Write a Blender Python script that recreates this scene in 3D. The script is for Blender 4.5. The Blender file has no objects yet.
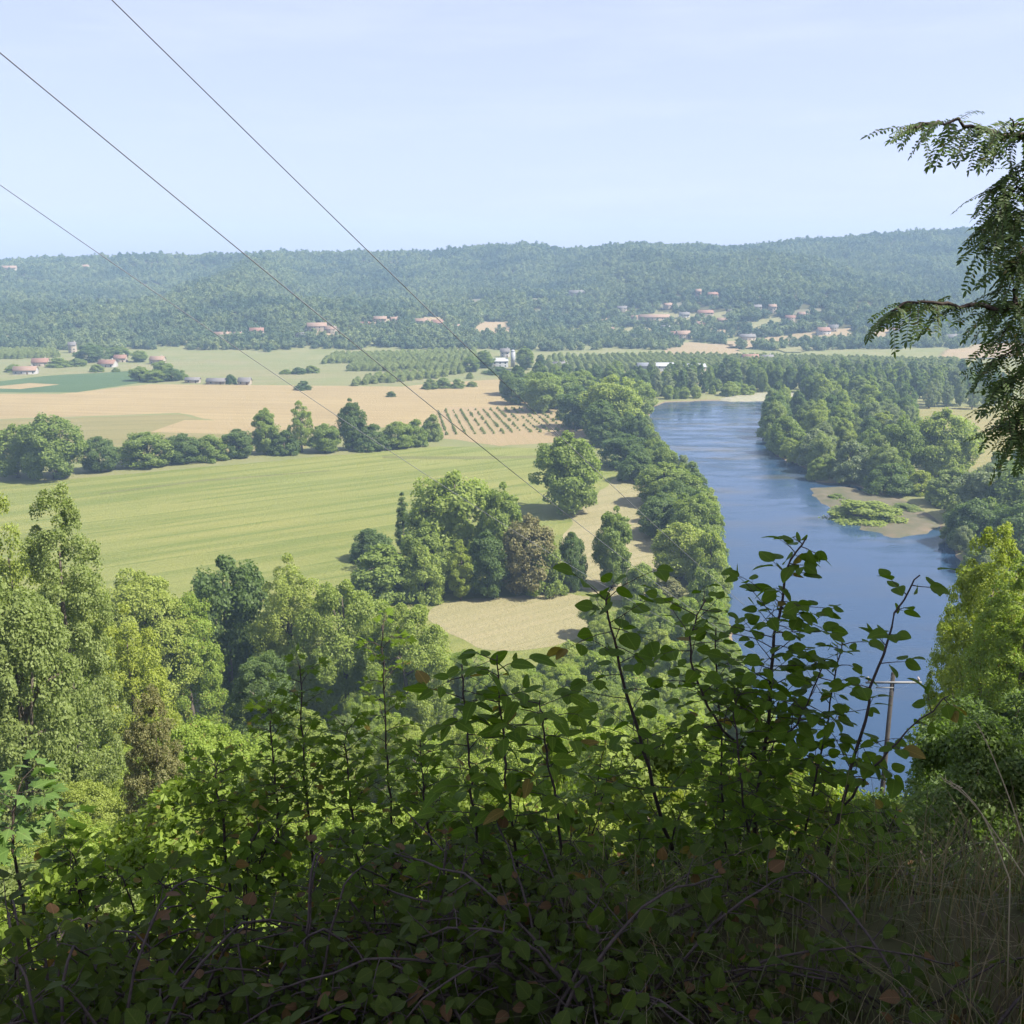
import bpy, math, random
import numpy as np
from mathutils import Vector

# ------------------------------------------------------------------ basics
SC = bpy.context.scene
COL = SC.collection
rng = np.random.default_rng(11)
random.seed(5)
F = 1024.0
PITCH = math.radians(13.72)
EYE = np.array([0.0, 0.0, 100.0])
FW = np.array([0, math.cos(PITCH), -math.sin(PITCH)])
UP = np.array([0, math.sin(PITCH), math.cos(PITCH)])
RT = np.array([1.0, 0, 0])


def ray(px, py):
    return RT * (px - 512) / F + UP * (512 - py) / F + FW


def unproj(px, py, d):
    return EYE + ray(px, py) * d


def at_y(px, py, Y):
    r = ray(px, py)
    return EYE + r * (Y / r[1])


def at_z(px, py, z=0.0):
    r = ray(px, py)
    return EYE + r * ((z - EYE[2]) / r[2])


def proj(p):
    q = np.asarray(p, float) - EYE
    z = q @ FW
    return 512 + F * (q @ RT) / z, 512 - F * (q @ UP) / z


def sstep(a, b, x):
    t = np.clip((np.asarray(x, float) - a) / (b - a), 0, 1)
    return t * t * (3 - 2 * t)


# ------------------------------------------------------------------ value noise (numpy)
_perm = rng.random((256, 256))


def vnoise(x, y):
    x = np.asarray(x, float); y = np.asarray(y, float)
    xi = np.floor(x).astype(int); yi = np.floor(y).astype(int)
    fx = x - xi; fy = y - yi
    fx = fx * fx * (3 - 2 * fx); fy = fy * fy * (3 - 2 * fy)
    g = lambda a, b: _perm[a & 255, b & 255]
    return (g(xi, yi) * (1 - fx) * (1 - fy) + g(xi + 1, yi) * fx * (1 - fy)
            + g(xi, yi + 1) * (1 - fx) * fy + g(xi + 1, yi + 1) * fx * fy) * 2 - 1


# ------------------------------------------------------------------ river outline
WATER_Z = -1.0
river_px = [(812, 835), (775, 740), (742, 670), (724, 612), (725, 575), (720, 540), (710, 508), (692, 482),
            (673, 465), (656, 450), (649, 430), (649, 409), (664, 402.5), (700, 401), (760, 400), (835, 400),
            (835, 403), (766, 407), (761, 416), (768, 430), (766, 441), (776, 456), (808, 469), (816, 482),
            (850, 484), (900, 500), (938, 523), (950, 545), (968, 570), (985, 610), (988, 650), (975, 690),
            (962, 730), (950, 835)]
RIVER = np.array([at_z(a, b, WATER_Z)[:2] for a, b in river_px])


def poly_sdf(P, poly):
    """signed distance, positive inside"""
    P = np.asarray(P, float)
    d = np.full(len(P), 1e18); ins = np.zeros(len(P), bool)
    n = len(poly)
    for i in range(n):
        a = poly[i]; b = poly[(i + 1) % n]
        e = b - a; w = P - a
        t = np.clip((w @ e) / max(e @ e, 1e-9), 0, 1)
        d = np.minimum(d, ((w - t[:, None] * e) ** 2).sum(1))
        c = ((a[1] > P[:, 1]) != (b[1] > P[:, 1]))
        with np.errstate(divide='ignore', invalid='ignore'):
            xx = (b[0] - a[0]) * (P[:, 1] - a[1]) / (b[1] - a[1]) + a[0]
        ins ^= c & (P[:, 0] < xx)
    d = np.sqrt(d)
    return np.where(ins, d, -d)


# ------------------------------------------------------------------ terrain
prof_d = [-400, -60, 0, 2.6, 3.6, 6, 15, 30, 50, 75, 100, 150, 200, 240, 9000]
prof_z = [130, 104, 98.4, 98.25, 97.5, 95.3, 86.5, 76, 65, 53, 41.5, 19.5, 4.5, 0, 0]
sky_px = [(-900, 262), (-300, 262), (0, 258), (60, 257), (125, 253), (200, 254), (300, 251), (400, 250), (445, 249), (482, 244), (522, 241),
          (560, 247), (600, 246), (640, 243), (690, 244), (720, 246), (760, 242), (800, 240), (850, 236), (900, 231),
          (950, 228), (1024, 225), (1400, 225), (2000, 240)]
RIDGE_Y = 2350.0
_rx = []; _rz = []
for a, b in sky_px:
    p = at_y(a, b, RIDGE_Y); _rx.append(p[0]); _rz.append(p[2] - 11)


def terrain(x, y):
    x = np.asarray(x, float); y = np.asarray(y, float)
    az = np.degrees(np.arctan2(x, np.maximum(y, 1e-3)))
    spur = sstep(21.5, 27, az) * (1 - sstep(60, 160, y)) * sstep(9, 30, y)
    k = 1 + 0.26 * sstep(6, 15, az) * sstep(20, 60, y) - 0.36 * spur
    s = np.where(y > 0, y * k, y) + 0.06 * np.abs(x) * sstep(3, 20, np.abs(x))
    s = s + 1.5 * (1 - sstep(-.9, .35, x)) * sstep(-.6, .8, y)
    z = np.interp(s, prof_d, prof_z)
    z = z + (vnoise(x / 1.1, y / 1.1) * 0.05 + vnoise(x / 9, y / 9) * 0.5 * sstep(6, 15, y)) * (z > 0.5)
    # far hills
    foot = 1240 + 60 * vnoise(x / 260.0 + 9, 3.3) + 60 * sstep(-100, 500, x)
    t = np.clip((y - foot) / (RIDGE_Y - foot), 0, 1.0)
    rz = np.interp(x * (RIDGE_Y / np.maximum(y, 600)), _rx, _rz)
    shape = 0.55 * t ** 0.85 + 0.45 * t ** 1.5
    ridged = 1 - np.abs(vnoise(x / 330.0 + 4.2 + y / 2500, y / 1600.0 + 1.7)) * 2
    amp = np.clip(t * (1 - t) * 4, 0, 1)
    hz = rz * shape + amp * (40 * ridged + 16 * vnoise(x / 170.0, y / 210.0) - 14)
    hz = np.where(y > RIDGE_Y, rz - (y - RIDGE_Y) * 0.10, hz)
    z = z + np.where(t > 0, np.maximum(hz, 0), 0)
    # river bed
    m = (y > 120) & (y < 1150) & (np.abs(x) < 700)
    if m.any():
        sd = poly_sdf(np.stack([x[m], y[m]], 1), RIVER)
        zz = z[m]
        bank = np.where(sd > 0, WATER_Z - np.minimum(0.05 + sd * 0.3, 2.2),
                        WATER_Z + np.clip(-sd * 0.28, 0, 1.0))
        z2 = np.where(sd > -3.6, np.minimum(zz, np.where(sd > -1.2, bank, np.maximum(bank, zz * sstep(1.2, 30, -sd)))), zz)
        z = z.copy(); z[m] = z2
    return z


def T(x, y):
    return float(terrain(np.array([x]), np.array([y]))[0])


def hit(px, py):
    r = ray(px, py)
    ts = np.concatenate([np.arange(2, 300, 1.0), np.arange(300, 2700, 3.0)])
    P = EYE + ts[:, None] * r
    below = P[:, 2] < terrain(P[:, 0], P[:, 1])
    i = int(np.argmax(below)) if below.any() else len(ts) - 1
    return P[i]


# ------------------------------------------------------------------ mesh helpers
def new_obj(name, me, mats, parent=None):
    o = bpy.data.objects.new(name, me)
    for m in (mats if isinstance(mats, (list, tuple)) else [mats]):
        me.materials.append(m)
    COL.objects.link(o)
    if parent: o.parent = parent
    return o


def mesh_np(name, V, groups, smooth=False, mat_idx=None, uv=None):
    """groups: list of int arrays (n,k)"""
    me = bpy.data.meshes.new(name)
    V = np.asarray(V, np.float32)
    me.vertices.add(len(V)); me.vertices.foreach_set('co', V.ravel())
    loops = np.concatenate([g.ravel() for g in groups]).astype(np.int32)
    tot = np.concatenate([np.full(len(g), g.shape[1], np.int32) for g in groups])
    st = np.concatenate([[0], np.cumsum(tot)[:-1]]).astype(np.int32)
    me.loops.add(len(loops)); me.loops.foreach_set('vertex_index', loops)
    me.polygons.add(len(tot)); me.polygons.foreach_set('loop_start', st); me.polygons.foreach_set('loop_total', tot)
    if smooth: me.polygons.foreach_set('use_smooth', np.ones(len(tot), bool))
    if mat_idx is not None: me.polygons.foreach_set('material_index', np.asarray(mat_idx, np.int32))
    me.update(calc_edges=True)
    if uv is not None:
        me.uv_layers.new(name='leaf'); me.uv_layers[0].data.foreach_set('uv', np.asarray(uv, np.float32).ravel())
    return me


class MB:
    def __init__(self): self.V = []; self.G = {}; self.n = 0

    def add(self, V, F):
        V = np.asarray(V, float); F = np.asarray(F, int)
        self.V.append(V); self.G.setdefault(F.shape[1], []).append(F + self.n); self.n += len(V)

    def box(self, c, s, rz=0):
        c = np.array(c, float); h = np.array(s, float) / 2
        v = np.array([[a, b, d] for a in (-1, 1) for b in (-1, 1) for d in (-1, 1)]) * h
        cz, sz = math.cos(rz), math.sin(rz)
        v = np.stack([v[:, 0] * cz - v[:, 1] * sz, v[:, 0] * sz + v[:, 1] * cz, v[:, 2]], 1) + c
        self.add(v, [[0, 1, 3, 2], [4, 6, 7, 5], [0, 4, 5, 1], [2, 3, 7, 6], [0, 2, 6, 4], [1, 5, 7, 3]])

    def tube(self, P, R, n=6, cap=True):
        P = np.asarray(P, float); R = np.broadcast_to(np.asarray(R, float), (len(P),))
        tg = np.gradient(P, axis=0); tg /= np.linalg.norm(tg, axis=1)[:, None] + 1e-9
        ref = np.array([0.31, 0.17, 0.93]) if abs(tg[0] @ np.array([0.31, 0.17, 0.93])) < .9 else np.array([1.0, 0, 0])
        a = np.cross(tg, ref); a /= np.linalg.norm(a, axis=1)[:, None] + 1e-9
        b = np.cross(tg, a)
        an = np.linspace(0, 2 * math.pi, n, endpoint=False)
        V = (P[:, None] + R[:, None, None] * (np.cos(an)[None, :, None] * a[:, None] + np.sin(an)[None, :, None] * b[:, None])).reshape(-1, 3)
        i = np.arange(len(P) - 1)[:, None] * n; j = np.arange(n)[None]
        q = np.stack([i + j, i + (j + 1) % n, i + n + (j + 1) % n, i + n + j], -1).reshape(-1, 4)
        self.add(V, q)
        if cap and n >= 3:
            self.G.setdefault(n, []).append(np.array([np.arange(n)[::-1] + self.n - len(V), np.arange(n) + self.n - n]))

    def build(self, name, mats, parent=None, smooth=False, off=None):
        V = np.concatenate(self.V)
        if off is not None: V = V - np.asarray(off)
        me = mesh_np(name, V, [np.concatenate(g) for g in self.G.values()], smooth)
        return new_obj(name, me, mats, parent)


def tag(o, label=None, cat=None, group=None, kind=None):
    if label: o['label'] = label
    if cat: o['category'] = cat
    if group: o['group'] = group
    if kind: o['kind'] = kind
    return o


def empty(name, loc, rz=0):
    o = bpy.data.objects.new(name, None); o.empty_display_size = .3
    o.location = loc; o.rotation_euler = (0, 0, rz); COL.objects.link(o)
    return o


def copy_tree(o, parent=None):
    c = o.copy(); COL.objects.link(c)
    if parent is not None: c.parent = parent
    for ch in o.children: copy_tree(ch, c)
    return c


# ------------------------------------------------------------------ materials
def mat(name):
    m = bpy.data.materials.new(name); m.use_nodes = True
    nt = m.node_tree; nt.nodes.clear()
    out = nt.nodes.new('ShaderNodeOutputMaterial')
    return m, nt, out


def N(nt, typ, **kw):
    n = nt.nodes.new(typ)
    for k, v in kw.items():
        if k.startswith('i_'): n.inputs[k[2:].replace('_', ' ')].default_value = v
        else: setattr(n, k, v)
    return n


def mixc(nt, fac, a, b, blend='MIX'):
    n = nt.nodes.new('ShaderNodeMix'); n.data_type = 'RGBA'; n.blend_type = blend
    for s, v in ((n.inputs[0], fac), (n.inputs[6], a), (n.inputs[7], b)):
        if hasattr(v, 'is_output'): nt.links.new(v, s)
        elif isinstance(v, (tuple, list)): s.default_value = (*v[:3], 1)
        else: s.default_value = v
    return n.outputs[2]


def math_(nt, op, a, b=0.0, c=0.0, clamp=False):
    n = nt.nodes.new('ShaderNodeMath'); n.operation = op; n.use_clamp = clamp
    for s, v in zip(n.inputs, (a, b, c)):
        if hasattr(v, 'is_output'): nt.links.new(v, s)
        else: s.default_value = v
    return n.outputs[0]


def noise(nt, vec, scale, detail=4, rough=.55):
    n = N(nt, 'ShaderNodeTexNoise'); n.inputs['Scale'].default_value = scale
    n.inputs['Detail'].default_value = detail; n.inputs['Roughness'].default_value = rough
    if vec is not None: nt.links.new(vec, n.inputs['Vector'])
    return n.outputs['Fac']


def ramp(nt, fac, lo, hi):
    n = N(nt, 'ShaderNodeMapRange'); n.inputs[1].default_value = lo; n.inputs[2].default_value = hi
    nt.links.new(fac, n.inputs[0]); return n.outputs[0]


def leaf_mat(name, a, b, c=None, cfrac=0.0, trans=0.42, spec=.25, rough=.55, stand=None, veins=False):
    m, nt, out = mat(name)
    oi = N(nt, 'ShaderNodeObjectInfo'); ge = N(nt, 'ShaderNodeNewGeometry'); tc = N(nt, 'ShaderNodeTexCoord')
    nz = ramp(nt, noise(nt, tc.outputs['Object'], .55, 2), .3, .7)
    f = math_(nt, 'ADD', math_(nt, 'MULTIPLY', oi.outputs['Random'], .42),
              math_(nt, 'ADD', math_(nt, 'MULTIPLY', ge.outputs['Random Per Island'], .3), math_(nt, 'MULTIPLY', nz, .28)))
    col = mixc(nt, f, a, b)
    if stand:   # stands of darker species, tens of metres across
        col = mixc(nt, math_(nt, 'MULTIPLY', ramp(nt, noise(nt, ge.outputs['Position'], .009, 4, .65), .46, .62), .8), col, stand)
    if c:
        wn = N(nt, 'ShaderNodeTexWhiteNoise', noise_dimensions='1D')
        nt.links.new(ge.outputs['Random Per Island'], wn.inputs['W'])
        col = mixc(nt, math_(nt, 'LESS_THAN', wn.outputs['Value'], cfrac), col, c)
    if veins:   # midrib, side veins and blotches laid out along each leaf blade
        sx = N(nt, 'ShaderNodeSeparateXYZ'); nt.links.new(tc.outputs['UV'], sx.inputs[0])
        au = math_(nt, 'ABSOLUTE', sx.outputs['X'])
        mid = math_(nt, 'LESS_THAN', au, .022)
        fr = math_(nt, 'FRACT', math_(nt, 'MULTIPLY', math_(nt, 'SUBTRACT', sx.outputs['Y'], math_(nt, 'MULTIPLY', au, .75)), 8.0))
        vn = math_(nt, 'MAXIMUM', mid, math_(nt, 'MULTIPLY', math_(nt, 'LESS_THAN', fr, .13), .6))
        col = mixc(nt, math_(nt, 'MULTIPLY', vn, .55), col, mixc(nt, 1.0, col, (1.9, 1.7, 1.9), 'MULTIPLY'))
        bl = ramp(nt, noise(nt, tc.outputs['Object'], 45, 3), .60, .72)
        col = mixc(nt, math_(nt, 'MULTIPLY', bl, .35), col, (.10, .085, .03))
    p = N(nt, 'ShaderNodeBsdfPrincipled'); p.inputs['Roughness'].default_value = rough
    p.inputs['Specular IOR Level'].default_value = spec
    nt.links.new(col, p.inputs['Base Color'])
    t = N(nt, 'ShaderNodeBsdfTranslucent')
    tcg = mixc(nt, 1.0, col, (1.35, 1.5, .7), 'MULTIPLY')
    nt.links.new(tcg, t.inputs['Color'])
    mx = N(nt, 'ShaderNodeMixShader'); mx.inputs[0].default_value = trans
    nt.links.new(p.outputs[0], mx.inputs[1]); nt.links.new(t.outputs[0], mx.inputs[2])
    nt.links.new(mx.outputs[0], out.inputs['Surface'])
    return m


def plain_mat(name, a, b=None, scale=3.0, rough=.85, spec=.3, bump=0.0, coord='Object', metal=0.0):
    m, nt, out = mat(name)
    tc = N(nt, 'ShaderNodeTexCoord')
    p = N(nt, 'ShaderNodeBsdfPrincipled'); p.inputs['Roughness'].default_value = rough
    p.inputs['Specular IOR Level'].default_value = spec; p.inputs['Metallic'].default_value = metal
    nz = noise(nt, tc.outputs[coord], scale, 5)
    nt.links.new(mixc(nt, ramp(nt, nz, .3, .7), a, b or tuple(x * .75 for x in a)), p.inputs['Base Color'])
    if bump:
        bp = N(nt, 'ShaderNodeBump'); bp.inputs['Strength'].default_value = bump
        nt.links.new(nz, bp.inputs['Height']); nt.links.new(bp.outputs[0], p.inputs['Normal'])
    nt.links.new(p.outputs[0], out.inputs['Surface'])
    return m


def field_mat(name, a, b, dark, ang=0.0, period=14.0, stripe=.5, fine=2.2, patch=.012):
    """open field: large patches, sowing or mowing lines along `ang`, fine mottling"""
    m, nt, out = mat(name)
    tc = N(nt, 'ShaderNodeTexCoord')
    mp = N(nt, 'ShaderNodeMapping'); mp.inputs['Rotation'].default_value = (0, 0, -ang)
    nt.links.new(tc.outputs['Object'], mp.inputs['Vector'])
    big = ramp(nt, noise(nt, tc.outputs['Object'], patch, 5, .6), .35, .65)
    col = mixc(nt, big, a, b)
    # long streaks along the working direction
    ms = N(nt, 'ShaderNodeMapping'); ms.inputs['Scale'].default_value = (.006, 1.0 / period * 1.6, 1)
    nt.links.new(mp.outputs[0], ms.inputs['Vector'])
    st = ramp(nt, noise(nt, ms.outputs[0], 1.0, 4, .65), .42, .62)
    col = mixc(nt, math_(nt, 'MULTIPLY', st, stripe), col, dark)
    # tramlines: thin regular darker lines, broken by noise
    sp = N(nt, 'ShaderNodeSeparateXYZ'); nt.links.new(mp.outputs[0], sp.inputs[0])
    wob = math_(nt, 'MULTIPLY', noise(nt, ms.outputs[0], .6, 2), period * .8)
    yy = math_(nt, 'ADD', sp.outputs['Y'], wob)
    fr = math_(nt, 'FRACT', math_(nt, 'DIVIDE', yy, period))
    ln = math_(nt, 'LESS_THAN', fr, .15)
    br = ramp(nt, noise(nt, tc.outputs['Object'], .03, 3), .38, .52)
    col = mixc(nt, math_(nt, 'MULTIPLY', math_(nt, 'MULTIPLY', ln, br), min(1, stripe * 1.1)), col, dark)
    fn = ramp(nt, noise(nt, tc.outputs['Object'], fine * .25, 6, .75), .35, .65)
    col = mixc(nt, math_(nt, 'MULTIPLY', fn, .35), col, dark)
    p = N(nt, 'ShaderNodeBsdfPrincipled'); p.inputs['Roughness'].default_value = .95
    p.inputs['Specular IOR Level'].default_value = .1
    nt.links.new(col, p.inputs['Base Color'])
    bp = N(nt, 'ShaderNodeBump'); bp.inputs['Strength'].default_value = .6; bp.inputs['Distance'].default_value = .5
    nt.links.new(fn, bp.inputs['Height']); nt.links.new(bp.outputs[0], p.inputs['Normal'])
    nt.links.new(p.outputs[0], out.inputs['Surface'])
    return m


M = {}
M['bark'] = plain_mat('bark', (.09, .07, .05), (.16, .13, .10), 9, bump=.4)
M['dark_stem'] = plain_mat('dark_stem', (.035, .026, .02), (.07, .05, .04), 60)
M['green_stem'] = plain_mat('green_stem', (.06, .06, .025), (.08, .05, .03), 60)
M['leaf_dark'] = leaf_mat('leaf_dark', (0.078, 0.125, 0.034), (0.136, 0.185, 0.047))
M['leaf_mid'] = leaf_mat('leaf_mid', (0.139, 0.192, 0.040), (0.229, 0.280, 0.058))
M['leaf_light'] = leaf_mat('leaf_light', (0.188, 0.249, 0.050), (0.293, 0.324, 0.067))
M['leaf_silver'] = leaf_mat('leaf_silver', (0.150, 0.192, 0.084), (0.234, 0.260, 0.121), spec=.3)
M['leaf_olive'] = leaf_mat('leaf_olive', (.155, .205, .056), (.240, .280, .088))
M['leaf_yellow'] = leaf_mat('leaf_yellow', (0.208, 0.260, 0.038), (0.316, 0.339, 0.057))
M['leaf_rust'] = leaf_mat('leaf_rust', (.125, .150, .050), (.220, .180, .075), trans=.3)
M['leaf_thicket'] = leaf_mat('leaf_thicket', (.165, .240, .032), (.290, .345, .060), (.20, .15, .04), .03)
M['leaf_far'] = leaf_mat('leaf_far', (.060, .110, .046), (.250, .275, .105), trans=.2, spec=.15, stand=(.045, .085, .050))
M['leaf_orchard'] = leaf_mat('leaf_orchard', (0.190, 0.239, 0.081), (0.295, 0.322, 0.111), trans=.25, spec=.15)
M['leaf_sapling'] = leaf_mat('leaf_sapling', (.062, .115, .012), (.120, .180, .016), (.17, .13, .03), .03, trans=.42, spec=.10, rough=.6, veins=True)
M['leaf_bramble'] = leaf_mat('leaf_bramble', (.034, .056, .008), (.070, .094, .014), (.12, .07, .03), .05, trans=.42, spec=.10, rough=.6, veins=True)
M['leaf_maple'] = leaf_mat('leaf_maple', (.075, .140, .034), (.13, .20, .045), trans=.42, veins=True)
M['leaf_locust'] = leaf_mat('leaf_locust', (.055, .095, .030), (.095, .135, .038), (.11, .10, .03), .03, trans=.36)
M['leaf_yellowed'] = leaf_mat('leaf_yellowed', (.22, .17, .03), (.30, .18, .05), trans=.5)
M['grass'] = leaf_mat('grass', (.060, .080, .022), (.120, .120, .045), (.22, .18, .09), .18, trans=.3)
M['straw'] = plain_mat('straw', (.42, .34, .20), (.30, .24, .14), 20)
M['litter'] = leaf_mat('litter', (.045, .036, .02), (.11, .075, .04), (.05, .07, .02), .3, trans=.1)

# ------------------------------------------------------------------ camera, world, sun, haze
cam = bpy.data.objects.new('camera', bpy.data.cameras.new('camera'))
cam.data.sensor_width = 36; cam.data.lens = 36.0; cam.data.clip_start = .05; cam.data.clip_end = 30000
cam.location = EYE; cam.rotation_euler = (math.pi / 2 - PITCH, 0, 0)
COL.objects.link(cam); SC.camera = cam

SUN_EL, SUN_ROT = math.radians(50), math.radians(104)
SUN = Vector((math.sin(SUN_ROT) * math.cos(SUN_EL), math.cos(SUN_ROT) * math.cos(SUN_EL), math.sin(SUN_EL)))
sl = bpy.data.lights.new('sun', 'SUN'); sl.energy = 5.0; sl.angle = math.radians(.5); sl.color = (1, .955, .87)
so = bpy.data.objects.new('sun', sl); so.rotation_euler = SUN.to_track_quat('Z', 'Y').to_euler(); so.location = (0, 0, 300)
COL.objects.link(so)

w = bpy.data.worlds.new('World'); SC.world = w; w.use_nodes = True
nt = w.node_tree; nt.nodes.clear()
sky = N(nt, 'ShaderNodeTexSky', sky_type='NISHITA'); sky.sun_disc = False
sky.sun_elevation = SUN_EL; sky.sun_rotation = SUN_ROT; sky.air_density = 1.0; sky.dust_density = 1.6; sky.ozone_density = 1.0
sky.altitude = 200
tc = N(nt, 'ShaderNodeTexCoord')
mp = N(nt, 'ShaderNodeMapping'); mp.inputs['Scale'].default_value = (1.2, 1.0, 9.0); mp.inputs['Rotation'].default_value = (.12, .1, .3)
nt.links.new(tc.outputs['Generated'], mp.inputs['Vector'])
ci = ramp(nt, noise(nt, mp.outputs[0], 2.2, 6, .6), .50, .80)
skc = mixc(nt, .72, sky.outputs[0], (3.2, 3.40, 5.15))   # summer haze whitens the whole sky
skc = mixc(nt, math_(nt, 'MULTIPLY', ci, .30), skc, (4.5, 4.75, 5.7))
bg = N(nt, 'ShaderNodeBackground'); bg.inputs['Strength'].default_value = .093
nt.links.new(skc, bg.inputs['Color'])
wo = N(nt, 'ShaderNodeOutputWorld'); nt.links.new(bg.outputs[0], wo.inputs['Surface'])

hz = MB(); hz.box((0, 1500, 105), (6400, 3800, 218))
m, nt, out = mat('haze_air')
pv = N(nt, 'ShaderNodeVolumePrincipled'); pv.inputs['Color'].default_value = (.52, .75, 1, 1)
pv.inputs['Density'].default_value = .00018; pv.inputs['Anisotropy'].default_value = .0
nt.links.new(pv.outputs[0], out.inputs['Volume'])
HAZE = hz.build('haze', m); tag(HAZE, 'thin blue summer haze filling the valley air', 'haze', kind='stuff')

SC.view_settings.view_transform = 'Standard'; SC.view_settings.look = 'None'
SC.view_settings.exposure = 1.25; SC.view_settings.gamma = 1.0
cy = SC.cycles
cy.use_denoising = True; cy.max_bounces = 6; cy.diffuse_bounces = 3; cy.glossy_bounces = 2
cy.transmission_bounces = 4; cy.volume_bounces = 0; cy.transparent_max_bounces = 4
cy.sample_clamp_indirect = 6; cy.use_adaptive_sampling = True; cy.adaptive_threshold = .015

# ------------------------------------------------------------------ terrain sheet
def axis(spec):
    v = [spec[0][0]]
    for (a, st) in spec[1:]:
        while v[-1] + st < a - 1e-6: v.append(v[-1] + st)
        v.append(a)
    return v


xp = axis([(0, 0), (7, .35), (16, 1.0), (60, 2.5), (330, 4.5), (700, 12), (1500, 25), (4200, 120)])
xs = np.array([-v for v in xp[:0:-1]] + xp)
ys = np.array(axis([(-380, 0), (-40, 40), (-2, 4), (8, .35), (20, 1.0), (60, 2.5), (520, 4.5), (1150, 9), (2500, 20), (5200, 150)]))
X, Y = np.meshgrid(xs, ys)
Z = terrain(X.ravel(), Y.ravel())
V = np.stack([X.ravel(), Y.ravel(), Z], 1)
nx, ny = len(xs), len(ys)
i = np.arange(nx - 1)[None] + np.arange(ny - 1)[:, None] * nx
Q = np.stack([i, i + 1, i + nx + 1, i + nx], -1).reshape(-1, 4)
m, nt, out = mat('ground_earth')
tc = N(nt, 'ShaderNodeTexCoord'); ge = N(nt, 'ShaderNodeNewGeometry')
n1 = ramp(nt, noise(nt, tc.outputs['Object'], .03, 5), .35, .65)
n2 = ramp(nt, noise(nt, tc.outputs['Object'], 1.3, 6, .7), .35, .65)
c1 = mixc(nt, n1, (.15, .165, .060), (.20, .19, .085))
c1 = mixc(nt, math_(nt, 'MULTIPLY', n2, .5), c1, (.09, .085, .04))
sp = N(nt, 'ShaderNodeSeparateXYZ'); nt.links.new(ge.outputs['Position'], sp.inputs[0])
c1 = mixc(nt, ramp(nt, sp.outputs['Z'], 4, 15), c1, mixc(nt, n2, (.055, .060, .022), (.085, .070, .035)))   # wooded hillsides: litter and moss
c1 = mixc(nt, ramp(nt, sp.outputs['Z'], -.35, -.9), c1, (.17, .13, .085))                                # river silt
p = N(nt, 'ShaderNodeBsdfPrincipled'); p.inputs['Roughness'].default_value = .95; p.inputs['Specular IOR Level'].default_value = .1
nt.links.new(c1, p.inputs['Base Color'])
bp = N(nt, 'ShaderNodeBump'); bp.inputs['Strength'].default_value = .5; nt.links.new(n2, bp.inputs['Height']); nt.links.new(bp.outputs[0], p.inputs['Normal'])
nt.links.new(p.outputs[0], out.inputs['Surface'])
ground = new_obj('terrain', mesh_np('terrain', V, [Q], True), m); tag(ground, kind='structure')


def poly_sheet(name, pts, m, z):
    bmV = [(p[0], p[1], z) for p in pts]
    me = bpy.data.meshes.new(name); me.from_pydata(bmV, [], [list(range(len(bmV)))])
    if me.polygons[0].normal.z < 0: me.flip_normals()
    me.update()
    return tag(new_obj(name, me, m), kind='structure')


def conform_sheet(name, poly, m, lift, cell):
    poly = np.array(poly)
    x0, y0 = poly.min(0); x1, y1 = poly.max(0)
    gx = np.arange(x0, x1 + cell, cell); gy = np.arange(y0, y1 + cell, cell)
    A, B = np.meshgrid(gx, gy)
    nxx = len(gx)
    z = terrain(A.ravel(), B.ravel()) + lift
    i = (np.arange(len(gx) - 1)[None] + np.arange(len(gy) - 1)[:, None] * nxx).ravel()
    cx = A.ravel()[i] + cell / 2; cyy = B.ravel()[i] + cell / 2
    sd = poly_sdf(np.stack([cx, cyy], 1), poly) + vnoise(cx / 30, cyy / 30) * cell
    i = i[sd > 0]
    q = np.stack([i, i + 1, i + nxx + 1, i + nxx], -1)
    return tag(new_obj(name, mesh_np(name, np.stack([A.ravel(), B.ravel(), z], 1), [q], True), m), kind='structure')


# water
m, nt, out = mat('river_water')
tc = N(nt, 'ShaderNodeTexCoord')
mp = N(nt, 'ShaderNodeMapping'); mp.inputs['Rotation'].default_value = (0, 0, math.radians(8)); mp.inputs['Scale'].default_value = (.13, .42, 1)
nt.links.new(tc.outputs['Object'], mp.inputs['Vector'])
weed = ramp(nt, noise(nt, mp.outputs[0], .16, 5, .62), .50, .68)
sp = N(nt, 'ShaderNodeSeparateXYZ'); nt.links.new(tc.outputs['Object'], sp.inputs[0])
farm = ramp(nt, sp.outputs['Y'], 330, 520)
wcol = mixc(nt, math_(nt, 'MULTIPLY', weed, math_(nt, 'ADD', .22, math_(nt, 'MULTIPLY', farm, .70))), (.020, .046, .088), (.058, .056, .044))
p = N(nt, 'ShaderNodeBsdfPrincipled'); p.inputs['IOR'].default_value = 1.33
p.inputs['Specular IOR Level'].default_value = .5
nt.links.new(wcol, p.inputs['Base Color'])
mr = N(nt, 'ShaderNodeMapping'); mr.inputs['Scale'].default_value = (.25, .7, 1); mr.inputs['Rotation'].default_value = (0, 0, math.radians(15))
nt.links.new(tc.outputs['Object'], mr.inputs['Vector'])
rip = noise(nt, mr.outputs[0], 1.0, 5, .6)
calm = ramp(nt, noise(nt, mp.outputs[0], .35, 4), .38, .66)
rr = math_(nt, 'ADD', .035, math_(nt, 'MULTIPLY', calm, .12)); nt.links.new(rr, p.inputs['Roughness'])
bp = N(nt, 'ShaderNodeBump'); bp.inputs['Distance'].default_value = .6
nt.links.new(math_(nt, 'ADD', .03, math_(nt, 'MULTIPLY', calm, math_(nt, 'ADD', .10, math_(nt, 'MULTIPLY', farm, .50)))), bp.inputs['Strength'])
nt.links.new(rip, bp.inputs['Height']); nt.links.new(bp.outputs[0], p.inputs['Normal'])
nt.links.new(p.outputs[0], out.inputs['Surface'])
cen = RIVER.mean(0)
poly_sheet('river', RIVER, m, WATER_Z)

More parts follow.
